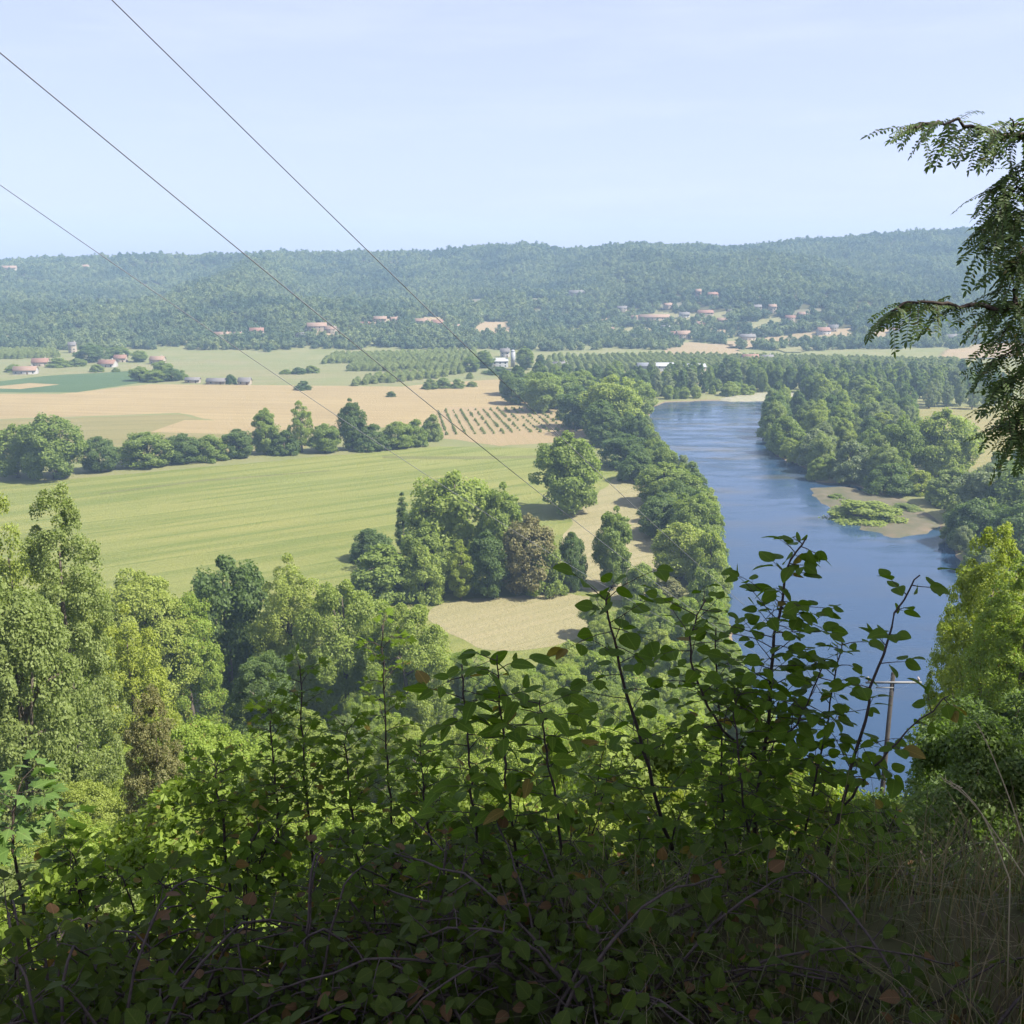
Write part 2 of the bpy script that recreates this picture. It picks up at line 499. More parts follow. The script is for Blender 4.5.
# gravel bars
M['gravel'] = plain_mat('gravel', (.125, .098, .062), (.060, .066, .028), .14, bump=.5)
M['sand'] = plain_mat('sand', (.26, .23, .17), (.17, .17, .09), .3, bump=.3)


def bar(name, px, m, h, edge=5):
    P = np.array([at_z(a, b, WATER_Z)[:2] for a, b in px])
    x0, y0 = P.min(0); x1, y1 = P.max(0); c = 1.6
    A, B = np.meshgrid(np.arange(x0, x1, c), np.arange(y0, y1, c))
    sd = poly_sdf(np.stack([A.ravel(), B.ravel()], 1), P) + vnoise(A.ravel() / 5, B.ravel() / 5) * 1.5
    z = WATER_Z - .15 + h * sstep(-1, edge, sd)
    n = A.shape[1]
    i = (np.arange(A.shape[1] - 1)[None] + np.arange(A.shape[0] - 1)[:, None] * n).ravel()
    i = i[sd[i] > -1.5]
    q = np.stack([i, i + 1, i + n + 1, i + n], -1)
    return tag(new_obj(name, mesh_np(name, np.stack([A.ravel(), B.ravel(), z], 1), [q], True), m), kind='structure')


bar('gravel_bar', [(806, 488), (842, 486), (885, 495), (918, 503), (944, 520), (930, 534), (895, 538), (862, 530), (850, 518), (838, 512), (815, 500)], M['gravel'], .75)
bar('sand_bar', [(712, 399.5), (735, 395), (765, 392.5), (806, 393), (808, 398), (770, 401), (730, 402)], M['sand'], 1.5, 9)

# fields on the valley floor (pixel outline of the photograph unprojected onto the floor)
def field(name, px, m, z, soft=0):
    P = np.array([at_z(a, b, z)[:2] for a, b in px])
    for _ in range(soft):
        Q_ = np.roll(P, -1, 0)
        P = np.stack([P * .75 + Q_ * .25, P * .25 + Q_ * .75], 1).reshape(-1, 2)
    if not soft:   # ragged margins
        P = np.concatenate([P[i] + (P[(i + 1) % len(P)] - P[i]) * np.linspace(0, 1, 14, endpoint=False)[:, None] for i in range(len(P))])
        P = P + np.stack([vnoise(P[:, 0] / 11, P[:, 1] / 11), vnoise(P[:, 0] / 11 + 50, P[:, 1] / 11)], 1) * (1.6 if 'strip' not in name and 'river' not in name else .5)
    if soft: P = P + np.stack([vnoise(P[:, 0] / 7, P[:, 1] / 7), vnoise(P[:, 0] / 7 + 50, P[:, 1] / 7)], 1) * 2.0
    return poly_sheet(name, P, m, z)


fm_meadow = field_mat('meadow_grass', (0.206, 0.197, 0.061), (0.176, 0.188, 0.057), (0.122, 0.144, 0.036), math.radians(33), 17, .95)
fm_stub = field_mat('stubble', (0.297, 0.230, 0.115), (0.261, 0.203, 0.103), (0.214, 0.158, 0.079), math.radians(-8), 13, .5)
fm_olive = field_mat('olive_field', (0.212, 0.175, 0.077), (0.187, 0.164, 0.068), (0.138, 0.128, 0.050), math.radians(12), 18, .5)
fm_green = field_mat('crop_green', (0.063, 0.099, 0.041), (0.081, 0.117, 0.046), (0.050, 0.082, 0.035), 0.1, 12, .4)
fm_lgreen = field_mat('pasture', (0.163, 0.170, 0.071), (0.212, 0.180, 0.095), (0.132, 0.146, 0.058), 0.1, 22, .4)
fm_tan = field_mat('dry_grass', (0.276, 0.231, 0.132), (0.236, 0.213, 0.106), (0.190, 0.175, 0.082), .6, 9, .5)
fm_vine = field_mat('vineyard_soil', (0.282, 0.204, 0.118), (0.250, 0.193, 0.102), (0.206, 0.164, 0.077), math.radians(100), 6, .35)
fm_right = field_mat('right_meadow', (0.212, 0.193, 0.077), (0.238, 0.193, 0.088), (0.157, 0.151, 0.053), .2, 14, .5)
field('meadow', [(-120, 482), (60, 480), (250, 463), (440, 446), (580, 449), (618, 474), (640, 520), (650, 600), (640, 700), (400, 730), (100, 690), (-120, 640)], fm_meadow, .02)
field('stubble_field', [(-160, 393), (60, 394), (150, 384), (400, 386.5), (500, 378), (540, 403), (480, 413), (440, 425), (330, 430), (215, 421), (180, 413), (0, 419), (-160, 420)], fm_stub, .02)
field('olive_field', [(-160, 421), (0, 420), (178, 414.5), (212, 422), (330, 431), (300, 450), (100, 462), (-160, 462)], fm_olive, .03)
field('stubble_strip', [(150, 432), (185, 420), (255, 421), (300, 428), (240, 434)], fm_stub, .05)
field('crop_field', [(-100, 381), (0, 381), (50, 375.5), (132, 371), (150, 381), (76, 392.5), (-100, 392)], fm_green, .03)
field('pasture', [(52, 375), (134, 357), (250, 361), (420, 357), (520, 361), (600, 372), (520, 378), (400, 385.5), (152, 382.5), (136, 371)], fm_lgreen, .03)
field('pasture', [(-200, 352), (-20, 352), (130, 356), (50, 374), (-20, 379), (-200, 381)], fm_lgreen, .04)
field('fallow_strip', [(-20, 388), (30, 383), (60, 384.5), (20, 389)], fm_stub, .06)
field('vineyard_ground', [(428, 436), (446, 407.5), (560, 406), (600, 430), (580, 440), (500, 446)], fm_vine, .04)
field('dry_meadow', [(556, 545), (588, 500), (625, 470), (672, 500), (668, 565), (650, 600), (600, 600), (556, 570)], fm_tan, .04, 3)
field('dry_meadow', [(420, 614), (450, 601), (520, 594), (600, 594), (612, 612), (575, 645), (480, 655)], fm_tan, .05, 3)
field('right_meadow', [(890, 408), (1160, 404), (1160, 500), (1010, 480), (930, 455)], fm_right, .03)
field('far_pasture', [(560, 362), (640, 358), (760, 372), (980, 372), (1120, 366), (1120, 384), (640, 384)], fm_olive, .02)
# track in front of the fence hedge on the meadow: two thin darker grass lines
fm_track = field_mat('rough_grass', (0.134, 0.142, 0.046), (0.170, 0.158, 0.063), (0.089, 0.100, 0.034), math.radians(5), 5, .4)
field('grass_strip', [(383, 456), (430, 456.5), (500, 456.2), (562, 455), (562, 457.3), (500, 458.8), (430, 459.4), (383, 458)], fm_track, .05)
field('grass_strip', [(100, 493), (200, 480), (330, 470), (330, 471), (200, 481.6), (100, 494.6)], fm_track, .05)
field('grass_strip', [(545, 456.5), (572, 451), (576, 452), (552, 459)], fm_track, .06)
# hillside clearings
fm_hill = field_mat('hill_dry_grass', (0.288, 0.210, 0.129), (0.250, 0.193, 0.112), (0.206, 0.164, 0.083), .3, 15, .3)
fm_hillg = field_mat('hill_pasture', (0.187, 0.180, 0.083), (0.225, 0.193, 0.100), (0.150, 0.146, 0.065), .3, 15, .3)
fm_hillr = field_mat('hill_rough_ground', (0.146, 0.136, 0.086), (0.172, 0.150, 0.099), (0.103, 0.106, 0.060), .3, 15, .3)
CLEAR = []
for px, mm in [([(466, 334), (480, 322), (510, 322), (516, 334), (490, 338)], fm_hill),
               ([(318, 342), (336, 331), (348, 338), (326, 346)], fm_hill),
               ([(655, 354), (690, 343), (735, 346), (748, 356), (700, 360)], fm_hill),
               ([(722, 342), (800, 333), (852, 329), (856, 336), (795, 345), (730, 350)], fm_hill),
               ([(935, 354), (980, 344), (1060, 343), (1060, 357), (950, 360)], fm_hill),
               ([(740, 324), (776, 316), (790, 327), (750, 332)], fm_hillg),
               ([(368, 328), (385, 319), (404, 320), (400, 328)], fm_hill),
               ([(412, 328), (425, 317), (446, 318), (450, 328)], fm_hill),
               ([(632, 322), (655, 312), (700, 314), (735, 311), (732, 322), (650, 327)], fm_hillg),
               ([(452, 303), (478, 299), (500, 300), (476, 306)], fm_hillr),
               ([(512, 300), (540, 299), (556, 304), (525, 305)], fm_hillr),
               ([(350, 300), (372, 297), (380, 301), (360, 304)], fm_hillr),
               ([(590, 322), (612, 318), (622, 324), (598, 328)], fm_hill),
               ([(860, 336), (890, 328), (912, 332), (880, 340)], fm_hill),
               ([(600, 331), (640, 326), (662, 331), (618, 338)], fm_hillg),
               ([(655, 305), (690, 303), (700, 307), (660, 310)], fm_hillr),
               ([(560, 330), (590, 326), (596, 331), (566, 336)], fm_hill),
               ([(790, 312), (820, 308), (832, 313), (800, 317)], fm_hillr),
               ([(612, 342), (634, 338), (650, 342), (628, 346)], fm_hill),
               ([(770, 350), (800, 347), (822, 349), (790, 353)], fm_hillg),
               ([(700, 333), (722, 330), (728, 334), (706, 337)], fm_hill),
               ([(520, 312), (545, 309), (552, 313), (528, 316)], fm_hillr),
               ([(150, 300), (172, 297), (180, 300), (158, 303)], fm_hillr),
               ([(300, 338), (318, 325), (338, 326), (330, 338)], fm_hill)]:
    P = [hit(a, b)[:2] for a, b in px]
    CLEAR.append(np.array(P))
    conform_sheet('hill_clearing', P, mm, 1.0, 7)

# ------------------------------------------------------------------ foliage meshes
def unit(v):
    return v / (np.linalg.norm(v, axis=-1, keepdims=True) + 1e-9)


def leaf_quads(C, Nn, L, asp, R):
    rnd = unit(R.normal(size=C.shape))
    t = unit(np.cross(Nn, rnd)); b = np.cross(Nn, t)
    L = np.asarray(L)[:, None]
    bend = Nn * L * .10
    V = np.stack([C - t * L * .5 - bend, C + b * L * asp * .5, C + t * L * .5 - bend, C - b * L * asp * .5], 1).reshape(-1, 3)
    return V, np.arange(len(V)).reshape(-1, 4)


def crown_clumps(R, h0, h1, rad, n, rmin, rmax, prof):
    """clump centres in an envelope: prof(t) relative radius at height t in 0..1"""
    C = []; S = []
    while len(C) < n:
        t = R.random(); rr = prof(t)
        if R.random() > rr: continue
        a = R.random() * 2 * math.pi
        r = rad * rr * (R.random() ** .42)
        s = R.uniform(rmin, rmax) * (0.6 + .4 * rr)
        C.append((r * math.cos(a), r * math.sin(a), h0 + t * (h1 - h0))); S.append(s)
    return np.array(C), np.array(S)


def crown(R, C, S, per, leaf, asp=.62, outw=.55, squash=.85, axis_bias=.35):
    Vs = []; Ns = []; Ls = []
    cen = np.array([0, 0, C[:, 2].mean()])
    for c, s in zip(C, S):
        n = max(4, int(per * R.uniform(.7, 1.3)))
        d = unit(R.normal(size=(n * 2, 3)))
        od = unit((c - cen) * np.array([1, 1, .5]) + np.array([0, 0, .6 * s]))
        keep = (d @ od + R.normal(size=n * 2) * .35) > -.25
        d = d[keep][:n]
        # sub-lumps: radius modulated by a few random lobes
        lob = unit(R.normal(size=(5, 3)))
        rr = s * (.72 + .38 * np.max(np.clip(d @ lob.T, 0, 1) ** 4, axis=1)) * R.uniform(.62, 1.14, len(d))
        p = c + d * rr[:, None] * np.array([1, 1, squash])
        nn = unit(d * outw * R.uniform(.6, 1.1) + od * axis_bias + R.normal(size=d.shape) * .48 + np.array([0, 0, .22]))
        Vs.append(p); Ns.append(nn); Ls.append(leaf * R.uniform(.6, 1.35, len(d)))
    return leaf_quads(np.concatenate(Vs), np.concatenate(Ns), np.concatenate(Ls), asp, R)


PR = {
    'round': lambda t: (1 - abs(2 * t - .85) ** 2.6) ** .6 if abs(2 * t - .85) < 1 else max(.0, .35 * (1 - t)),
    'tall': lambda t: max(0.06, math.sin(math.pi * min(1, .12 + .86 * t)) ** .75),
    'column': lambda t: max(0.05, min(1, 4 * t + .3) * (1 - t ** 3) ** .8),
    'dome': lambda t: max(.05, (1 - t ** 2.2) ** .6),
    'loose': lambda t: max(.12, min(1, 3 * t + .4) * (1 - t ** 5) ** .8),
    'cone': lambda t: max(.05, min(1, 5 * t + .35) * (1 - t) ** .7 + .05),
}


def make_kind(seed, prof, rad, h0, clumps, rmin, rmax, per, leaf, lname, limbs=6, top=1.0, trunk_r=.022, **kw):
    """unit tree, height 1 (metres scale set per object by scale) - leaf etc. relative to height"""
    R = np.random.default_rng(seed)
    C, S = crown_clumps(R, h0, top - rmin, rad, clumps, rmin, rmax, PR[prof])
    V, Fq = crown(R, C, S, per, leaf, **kw)
    V[:, 2] = np.maximum(V[:, 2], .01)
    cm = mesh_np('crown', V, [Fq]); cm.materials.append(M[lname])
    b = MB()
    zt = np.linspace(0, .82, 7)
    wob = np.cumsum(R.normal(size=(7, 2)) * .008, axis=0); wob[0] = 0
    P = np.stack([wob[:, 0], wob[:, 1], zt], 1)
    b.tube(P, trunk_r * np.array([1.35, 1, .85, .7, .5, .32, .12]), 7)
    for _ in range(limbs):
        c = C[R.integers(len(C))]
        k = R.uniform(.18, .6)
        base = np.array([np.interp(k, zt, P[:, 0]), np.interp(k, zt, P[:, 1]), k])
        if c[2] < base[2]: c = c + np.array([0, 0, base[2] - c[2] + .1])
        mid = (base + c) / 2 + np.array([0, 0, .04])
        b.tube(np.array([base, mid, c]), trunk_r * np.array([.5, .32, .1]), 5)
    tm = mesh_np('trunk', np.concatenate(b.V), [np.concatenate(g) for g in b.G.values()], True)
    tm.materials.append(M['bark'])
    return cm, tm


KIND = {}
def kinds(name, n, seed, **kw):
    KIND[name] = [make_kind(seed + q, lname='leaf_mid', **kw) for q in range(n)]


# valley trees (20 m): leaves about .35 m = clusters of leaves
kinds('broad', 4, 100, prof='round', rad=.33, h0=.07, clumps=105, rmin=.07, rmax=.14, per=210, leaf=.032)
kinds('tall', 3, 120, prof='tall', rad=.25, h0=.06, clumps=130, rmin=.06, rmax=.11, per=190, leaf=.028)
kinds('column', 2, 140, prof='column', rad=.10, h0=.04, clumps=130, rmin=.035, rmax=.055, per=120, leaf=.018, outw=.5)
kinds('bushy', 3, 160, prof='dome', rad=.42, h0=.04, clumps=70, rmin=.10, rmax=.18, per=200, leaf=.046)
kinds('poplar', 3, 180, prof='column', rad=.17, h0=.06, clumps=55, rmin=.055, rmax=.09, per=110, leaf=.036)
# far trees for the hillside, cheaper
kinds('far', 4, 200, prof='round', rad=.42, h0=.05, clumps=16, rmin=.15, rmax=.25, per=70, leaf=.105, limbs=2)
# slope trees (12 m) and fine-leaved shrubs (4 m)
kinds('slope', 3, 220, prof='round', rad=.36, h0=.05, clumps=120, rmin=.055, rmax=.12, per=560, leaf=.0165, outw=.45)
kinds('slim', 2, 300, prof='round', rad=.23, h0=.03, clumps=190, rmin=.035, rmax=.08, per=340, leaf=.0125, outw=.45)
kinds('shrub', 3, 240, prof='dome', rad=.50, h0=.03, clumps=130, rmin=.06, rmax=.14, per=560, leaf=.020, trunk_r=.012, asp=.5, outw=.35)
kinds('airy', 2, 260, prof='tall', rad=.26, h0=.12, clumps=90, rmin=.045, rmax=.09, per=190, leaf=.022, outw=.3)
kinds('bigairy', 1, 280, prof='loose', rad=.15, h0=.04, clumps=430, rmin=.018, rmax=.042, per=180, leaf=.0085, outw=.3)


_dress = {}
def dressed(kind, vi, mname):
    """crown mesh of one kind in one foliage material, shared by every tree that uses it"""
    k = (kind, vi, mname)
    if k not in _dress:
        me = KIND[kind][vi][0].copy(); me.materials[0] = M[mname]; _dress[k] = me
    return _dress[k]


def plant_tree(name, kind, mname, loc, height, width, label, cat, group=None, parts=True, R=random):
    """width = crown diameter"""
    if kind == 'slope' and width / .86 < .75 * height: kind = 'slim'
    var = KIND[kind]
    vi = R.randrange(len(var)); tm = var[vi][1]; cm = dressed(kind, vi, mname)
    unitw = {'broad': .80, 'tall': .62, 'column': .27, 'bushy': 1.0, 'poplar': .44, 'far': 1.0, 'slope': .86, 'slim': .56, 'shrub': 1.18, 'airy': .6, 'bigairy': .35}[kind]
    sx = width / unitw; height *= 1.05
    rz = R.uniform(0, 6.283)
    if parts:
        o = empty(name, loc, rz); o.scale = (sx, sx, height)
        t = bpy.data.objects.new('trunk', tm); COL.objects.link(t); t.parent = o
        c = bpy.data.objects.new('crown', cm); COL.objects.link(c); c.parent = o
    else:
        o = c = bpy.data.objects.new(name, cm); COL.objects.link(o); o.location = loc; o.rotation_euler = (0, 0, rz); o.scale = (sx, sx, height)
    tag(o, label, cat, group)
    return o


def px_tree(px, base, top, wpx, kind, mname, name, label, cat='tree', group=None, parts=True, R=random):
    b = hit(px, base)
    Yd = b[1]
    tz = at_y(px, top, Yd)[2]
    g = T(b[0], Yd)
    dep = (b - EYE) @ FW
    return plant_tree(name, kind, mname, (b[0], Yd, g - .1), max(1.0, tz - g), wpx * dep / F, label, cat, group, parts, R)


def slope_tree(px, Yd, top, wpx, kind, mname, name, label, cat='tree', group=None, R=random):
    x = at_y(px, top + wpx * .6, Yd)[0]
    g = T(x, Yd); tz = at_y(px, top, Yd)[2]
    dep = (np.array([x, Yd, g]) - EYE) @ FW
    return plant_tree(name, kind, mname, (x, Yd, g - .15), max(1.0, tz - g), wpx * dep / F, label, cat, group, True, R)


# ------------------------------------------------------------------ valley trees one by one
HG = 'trees of the field hedge on the left'
for a in [(18, 478, 424, 52, 'broad', 'leaf_mid', 'bushy tree at the left frame edge, first of the field hedge'),
          (55, 479, 411, 66, 'broad', 'leaf_mid', 'biggest tree of the field hedge, wide and rounded, near its left end'),
          (101, 472, 434, 40, 'broad', 'leaf_dark', 'low dark tree of the field hedge just right of its biggest tree'),
          (147, 467, 430, 56, 'broad', 'leaf_mid', 'wide rounded hedge tree standing alone after the gap in the field hedge'),
          (184, 463, 432, 38, 'broad', 'leaf_dark', 'dark round tree of the field hedge right of the wide rounded one'),
          (211, 461, 434, 36, 'bushy', 'leaf_mid', 'lighter bushy tree in the middle of the field hedge'),
          (238, 458, 427, 36, 'broad', 'leaf_dark', 'dark narrow-gap tree of the field hedge left of its first tall one'),
          (266, 455, 408, 30, 'tall', 'leaf_mid', 'tall dark pointed tree rising above the field hedge'),
          (285, 454, 430, 34, 'bushy', 'leaf_dark', 'low bush of the field hedge right of the tall pointed tree'),
          (302, 452, 401, 27, 'airy', 'leaf_light', 'pale airy poplar rising above the field hedge'),
          (325, 452, 422, 36, 'broad', 'leaf_mid', 'round tree of the field hedge right of the pale airy poplar'),
          (353, 450, 398, 30, 'tall', 'leaf_dark', 'tall dark oval tree at the right end of the field hedge'),
          (372, 450, 424, 38, 'bushy', 'leaf_dark', 'low dark tree of the field hedge right of the tall oval one'),
          (398, 448, 420, 34, 'broad', 'leaf_mid', 'mid-green tree of the field hedge third from its right end'),
          (415, 446, 419, 28, 'bushy', 'leaf_mid', 'small bushy tree of the field hedge beside its yellowish last shrub'),
          (432, 441, 414, 24, 'bushy', 'leaf_olive', 'yellowish last shrub of the field hedge beside the vineyard')]:
    px_tree(*a[:4], a[4], a[5], 'hedge_tree', a[6], 'tree', HG)

for a in [(566, 513, 431, 72, 'broad', 'leaf_mid', 'lone_tree', 'big lone dark green tree on the dry meadow by the river trees'),
          (404, 556, 491, 17, 'column', 'leaf_dark', 'cypress_tree', 'narrow dark columnar tree at the left of the meadow copse'),
          (456, 577, 465, 98, 'broad', 'leaf_light', 'copse_tree', 'largest pale green round tree of the meadow copse'),
          (500, 588, 482, 52, 'tall', 'leaf_mid', 'copse_tree', 'tall dark tree of the copse right of its largest pale tree'),
          (372, 560, 528, 46, 'bushy', 'leaf_dark', 'copse_tree', 'low dark tree of the copse left of the columnar tree'),
          (428, 590, 522, 58, 'broad', 'leaf_mid', 'copse_tree', 'grey green tree of the copse just right of the columnar tree'),
          (385, 598, 546, 80, 'bushy', 'leaf_mid', 'copse_tree', 'broad bushy tree at the lower left of the meadow copse'),
          (425, 603, 545, 48, 'bushy', 'leaf_light', 'copse_tree', 'light green bushy tree on the lower edge of the copse'),
          (461, 600, 541, 32, 'airy', 'leaf_yellow', 'copse_tree', 'small yellow green tree in the front edge of the copse'),
          (488, 598, 530, 48, 'broad', 'leaf_dark', 'copse_tree', 'dark rounded tree in the front middle of the copse'),
          (528, 596, 514, 62, 'broad', 'leaf_rust', 'copse_tree', 'brown tinged tree of the copse with rusty crown'),
          (545, 594, 535, 46, 'bushy', 'leaf_mid', 'copse_tree', 'bushy green tree of the copse beside its rusty tree'),
          (571, 592, 528, 32, 'broad', 'leaf_dark', 'copse_tree', 'small dark round tree at the right end of the copse'),
          (612, 588, 506, 44, 'tall', 'leaf_mid', 'copse_tree', 'tall slim tree standing apart right of the copse on dry grass')]:
    px_tree(*a[:4], a[4], a[5], a[6], a[7], 'tree', 'trees of the meadow copse' if a[6] == 'copse_tree' else None)

LB = 'trees along the left river bank'
for a in [(517, 404, 374, 34, 'broad', 'leaf_dark', 'dark round tree at the far left end of the left bank wood by the vineyard'),
          (543, 412, 370, 44, 'broad', 'leaf_mid', 'blue green tree at the left bank wood corner above the vineyard'),
          (560, 408, 371, 40, 'broad', 'leaf_mid', 'rounded tree of the left bank wood behind the vineyard corner'),
          (580, 405, 370, 42, 'tall', 'leaf_mid', 'upright tree in the back row of the left bank wood'),
          (578, 428, 384, 46, 'broad', 'leaf_dark', 'dark tree of the left bank wood shading the vineyard edge'),
          (563, 420, 404, 14, 'bushy', 'leaf_light', 'small light green bush in front of the dark left bank trees'),
          (612, 436, 373, 66, 'broad', 'leaf_light', 'big light green tree of the left bank wood with spreading crown'),
          (600, 446, 400, 40, 'tall', 'leaf_dark', 'dark slim tree in front of the big light green left bank tree'),
          (640, 415, 378, 34, 'broad', 'leaf_light', 'light green tree at the upstream water edge of the left bank'),
          (624, 468, 432, 54, 'broad', 'leaf_dark', 'dark rounded tree on the left bank below the big light green one'),
          (648, 478, 448, 40, 'bushy', 'leaf_mid', 'bushy tree leaning over the water on the left bank'),
          (636, 482, 452, 40, 'bushy', 'leaf_dark', 'dark bush behind the bushy leaning tree on the left bank'),
          (662, 505, 462, 56, 'broad', 'leaf_mid', 'round tree on the left bank level with the gravel bar'),
          (686, 515, 472, 48, 'bushy', 'leaf_mid', 'spreading tree over the left bank water opposite the gravel bar'),
          (660, 538, 492, 50, 'broad', 'leaf_dark', 'dark tree of the left bank beside the dry meadow'),
          (695, 550, 492, 56, 'broad', 'leaf_mid', 'green tree at the bulge of the left river bank'),
          (680, 580, 520, 62, 'broad', 'leaf_light', 'pale green tree of the left bank with sunlit crown'),
          (708, 590, 528, 44, 'bushy', 'leaf_light', 'low light tree at the water on the left bank bulge'),
          (665, 605, 572, 42, 'bushy', 'leaf_rust', 'brownish round bush near the left bank above the thicket'),
          (704, 622, 566, 44, 'bushy', 'leaf_mid', 'last bushy tree downstream on the left river bank'),
          (640, 606, 562, 44, 'bushy', 'leaf_mid', 'bushy tree between the slim tree and the brownish bush')]:
    px_tree(*a[:4], a[4], a[5], 'riverside_tree', a[6], 'tree', LB)

RB = 'single trees on the right river bank'
for a in [(940, 478, 408, 62, 'broad', 'leaf_light', 'largest yellow green tree on the right bank beside the meadow'),
          (900, 478, 415, 46, 'broad', 'leaf_mid', 'mid green tree left of the largest yellow green right bank tree'),
          (962, 470, 420, 40, 'airy', 'leaf_light', 'airy pale tree right of the largest yellow green right bank tree'),
          (918, 494, 470, 36, 'bushy', 'leaf_yellow', 'orange yellow bush above the gravel bar on the right bank'),
          (950, 505, 468, 54, 'bushy', 'leaf_olive', 'pale olive bush right of the orange yellow bush'),
          (985, 520, 462, 62, 'broad', 'leaf_silver', 'grey green tree on the right bank behind the yellow shrub'),
          (1020, 525, 460, 70, 'broad', 'leaf_mid', 'green tree on the right bank cut by the right frame edge'),
          (970, 545, 498, 56, 'bushy', 'leaf_dark', 'dark low tree at the water right of the gravel bar'),
          (1015, 565, 500, 64, 'broad', 'leaf_dark', 'dark tree low at the right edge above the yellow shrub'),
          (866, 524, 499, 84, 'bushy', 'leaf_light', 'low green shrub growing on the gravel bar in the river'),
          (905, 514, 503, 34, 'bushy', 'leaf_olive', 'small olive scrub on the right half of the gravel bar'),
          (836, 505, 494, 26, 'bushy', 'leaf_mid', 'small green scrub at the left tip of the gravel bar'),
          (888, 492, 462, 50, 'bushy', 'leaf_dark', 'dark bush overhanging the water behind the gravel bar'),
          (850, 482, 440, 46, 'bushy', 'leaf_silver', 'silvery willow at the water left of the dark overhanging bush'),
          (815, 466, 428, 40, 'bushy', 'leaf_silver', 'silvery willow on the point of the right bank'),
          (785, 452, 415, 40, 'bushy', 'leaf_mid', 'leaning green tree at the upstream point of the right bank'),
          (772, 438, 405, 30, 'bushy', 'leaf_mid', 'small tree at the narrow of the river on the right bank'),
          (730, 396, 381, 22, 'bushy', 'leaf_light', 'small light tree at the left end of the far sand bar'),
          (745, 395, 383, 18, 'bushy', 'leaf_light', 'second small light bush on the far sand bar')]:
    px_tree(*a[:4], a[4], a[5], 'riverside_tree', a[6], 'tree', RB)


def fill(poly_px, n, hmin, hmax, wr, kinds_, mats, name, group, labels, seed, mind, avoid=None):
    R = random.Random(seed)
    P = np.array([at_z(a, b)[:2] for a, b in poly_px]); x0, y0 = P.min(0); x1, y1 = P.max(0)
    pts = []; tries = 0
    while len(pts) < n and tries < 20000:
        tries += 1
        q = np.array([R.uniform(x0, x1), R.uniform(y0, y1)])
        if poly_sdf(q[None], P)[0] < 0: continue
        if 150 < q[1] < 1150 and poly_sdf(q[None], RIVER)[0] > -3: continue
        if any(abs(q[0] - p[0]) < mind and abs(q[1] - p[1]) < mind for p in pts): continue
        pts.append(q)
        h = R.uniform(hmin, hmax); mi = R.randrange(len(mats))
        plant_tree(name, R.choice(kinds_), mats[mi], (q[0], q[1], T(q[0], q[1]) - .1), h, h * R.uniform(*wr), labels[mi], 'tree', group, True, R)


fill([(766, 432), (764, 412), (775, 404), (850, 400), (905, 404), (912, 440), (925, 478), (880, 488), (815, 470)], 74, 15, 24, (.62, .85),
     ['broad', 'tall', 'bushy'], ['leaf_mid', 'leaf_silver', 'leaf_dark', 'leaf_light', 'leaf_olive'], 'woodland_tree', 'trees of the wood on the right bank',
     ['mid green tree inside the wood on the right river bank', 'grey silvery tree inside the wood on the right river bank',
      'dark green tree inside the wood on the right river bank', 'light green tree inside the wood on the right river bank', 'olive tree inside the wood on the right river bank'], 3, 8)
fill([(500, 402), (505, 392), (560, 386), (640, 386), (646, 404), (600, 406), (545, 408)], 24, 17, 23, (.6, .8), ['broad', 'tall'],
     ['leaf_mid', 'leaf_dark'], 'woodland_tree', 'trees at the back of the left bank wood',
     ['mid green tree at the back of the left bank wood', 'dark tree at the back of the left bank wood'], 4, 9)
fill([(585, 440), (640, 420), (645, 445), (665, 470), (700, 520), (708, 560), (670, 545), (650, 500), (610, 460)], 22, 12, 19, (.7, .9), ['broad', 'bushy'],
     ['leaf_mid', 'leaf_dark'], 'woodland_tree', 'trees filling the left bank strip',
     ['mid green tree within the dense strip on the left bank', 'dark tree within the dense strip on the left bank'], 8, 7)
fill([(590, 640), (640, 615), (705, 605), (722, 640), (735, 690), (765, 745), (640, 760), (540, 720)], 46, 8, 13, (.75, 1.0), ['slope', 'bushy'],
     ['leaf_light', 'leaf_mid', 'leaf_thicket'], 'woodland_tree', 'trees between the thicket and the near left bank',
     ['light green tree below the pale lower field beside the near left bank', 'mid green tree below the pale lower field beside the near left bank', 'yellowish tree below the pale lower field beside the near left bank'], 14, 6)
fill([(645, 398), (650, 385), (720, 378), (985, 380), (1010, 398), (900, 400), (790, 392), (700, 394)], 200, 17, 22, (.42, .56), ['poplar', 'poplar', 'tall'],
     ['leaf_mid', 'leaf_dark', 'leaf_silver'], 'poplar_tree', 'poplars of the far plantation across the river bend',
     ['green poplar of the plantation beyond the river bend', 'dark poplar of the plantation beyond the river bend', 'grey poplar of the plantation beyond the river bend'], 5, 5)
fill([(652, 400), (660, 394), (722, 391), (770, 389), (765, 394), (712, 397), (680, 399)], 22, 6, 11, (.8, 1.1), ['bushy', 'broad'], ['leaf_mid', 'leaf_light'], 'woodland_tree', 'low trees lining the far river bend',
     ['mid green low tree lining the far bend of the river', 'light green low tree lining the far bend of the river'], 16, 5)
fill([(920, 410), (935, 402), (1000, 404), (1000, 409)], 12, 15, 19, (.5, .65), ['airy'], ['leaf_silver'], 'poplar_tree', 'pale poplars behind the right meadow',
     ['pale grey poplar at the back of the right meadow'], 6, 6)
fill([(960, 470), (1030, 462), (1060, 540), (1000, 560), (975, 530)], 16, 12, 18, (.7, .95), ['broad', 'bushy'], ['leaf_mid', 'leaf_dark'], 'woodland_tree',
     'trees at the right frame edge by the river', ['mid green tree crowded at the right frame edge by the river', 'dark tree crowded at the right frame edge by the river'], 7, 8)

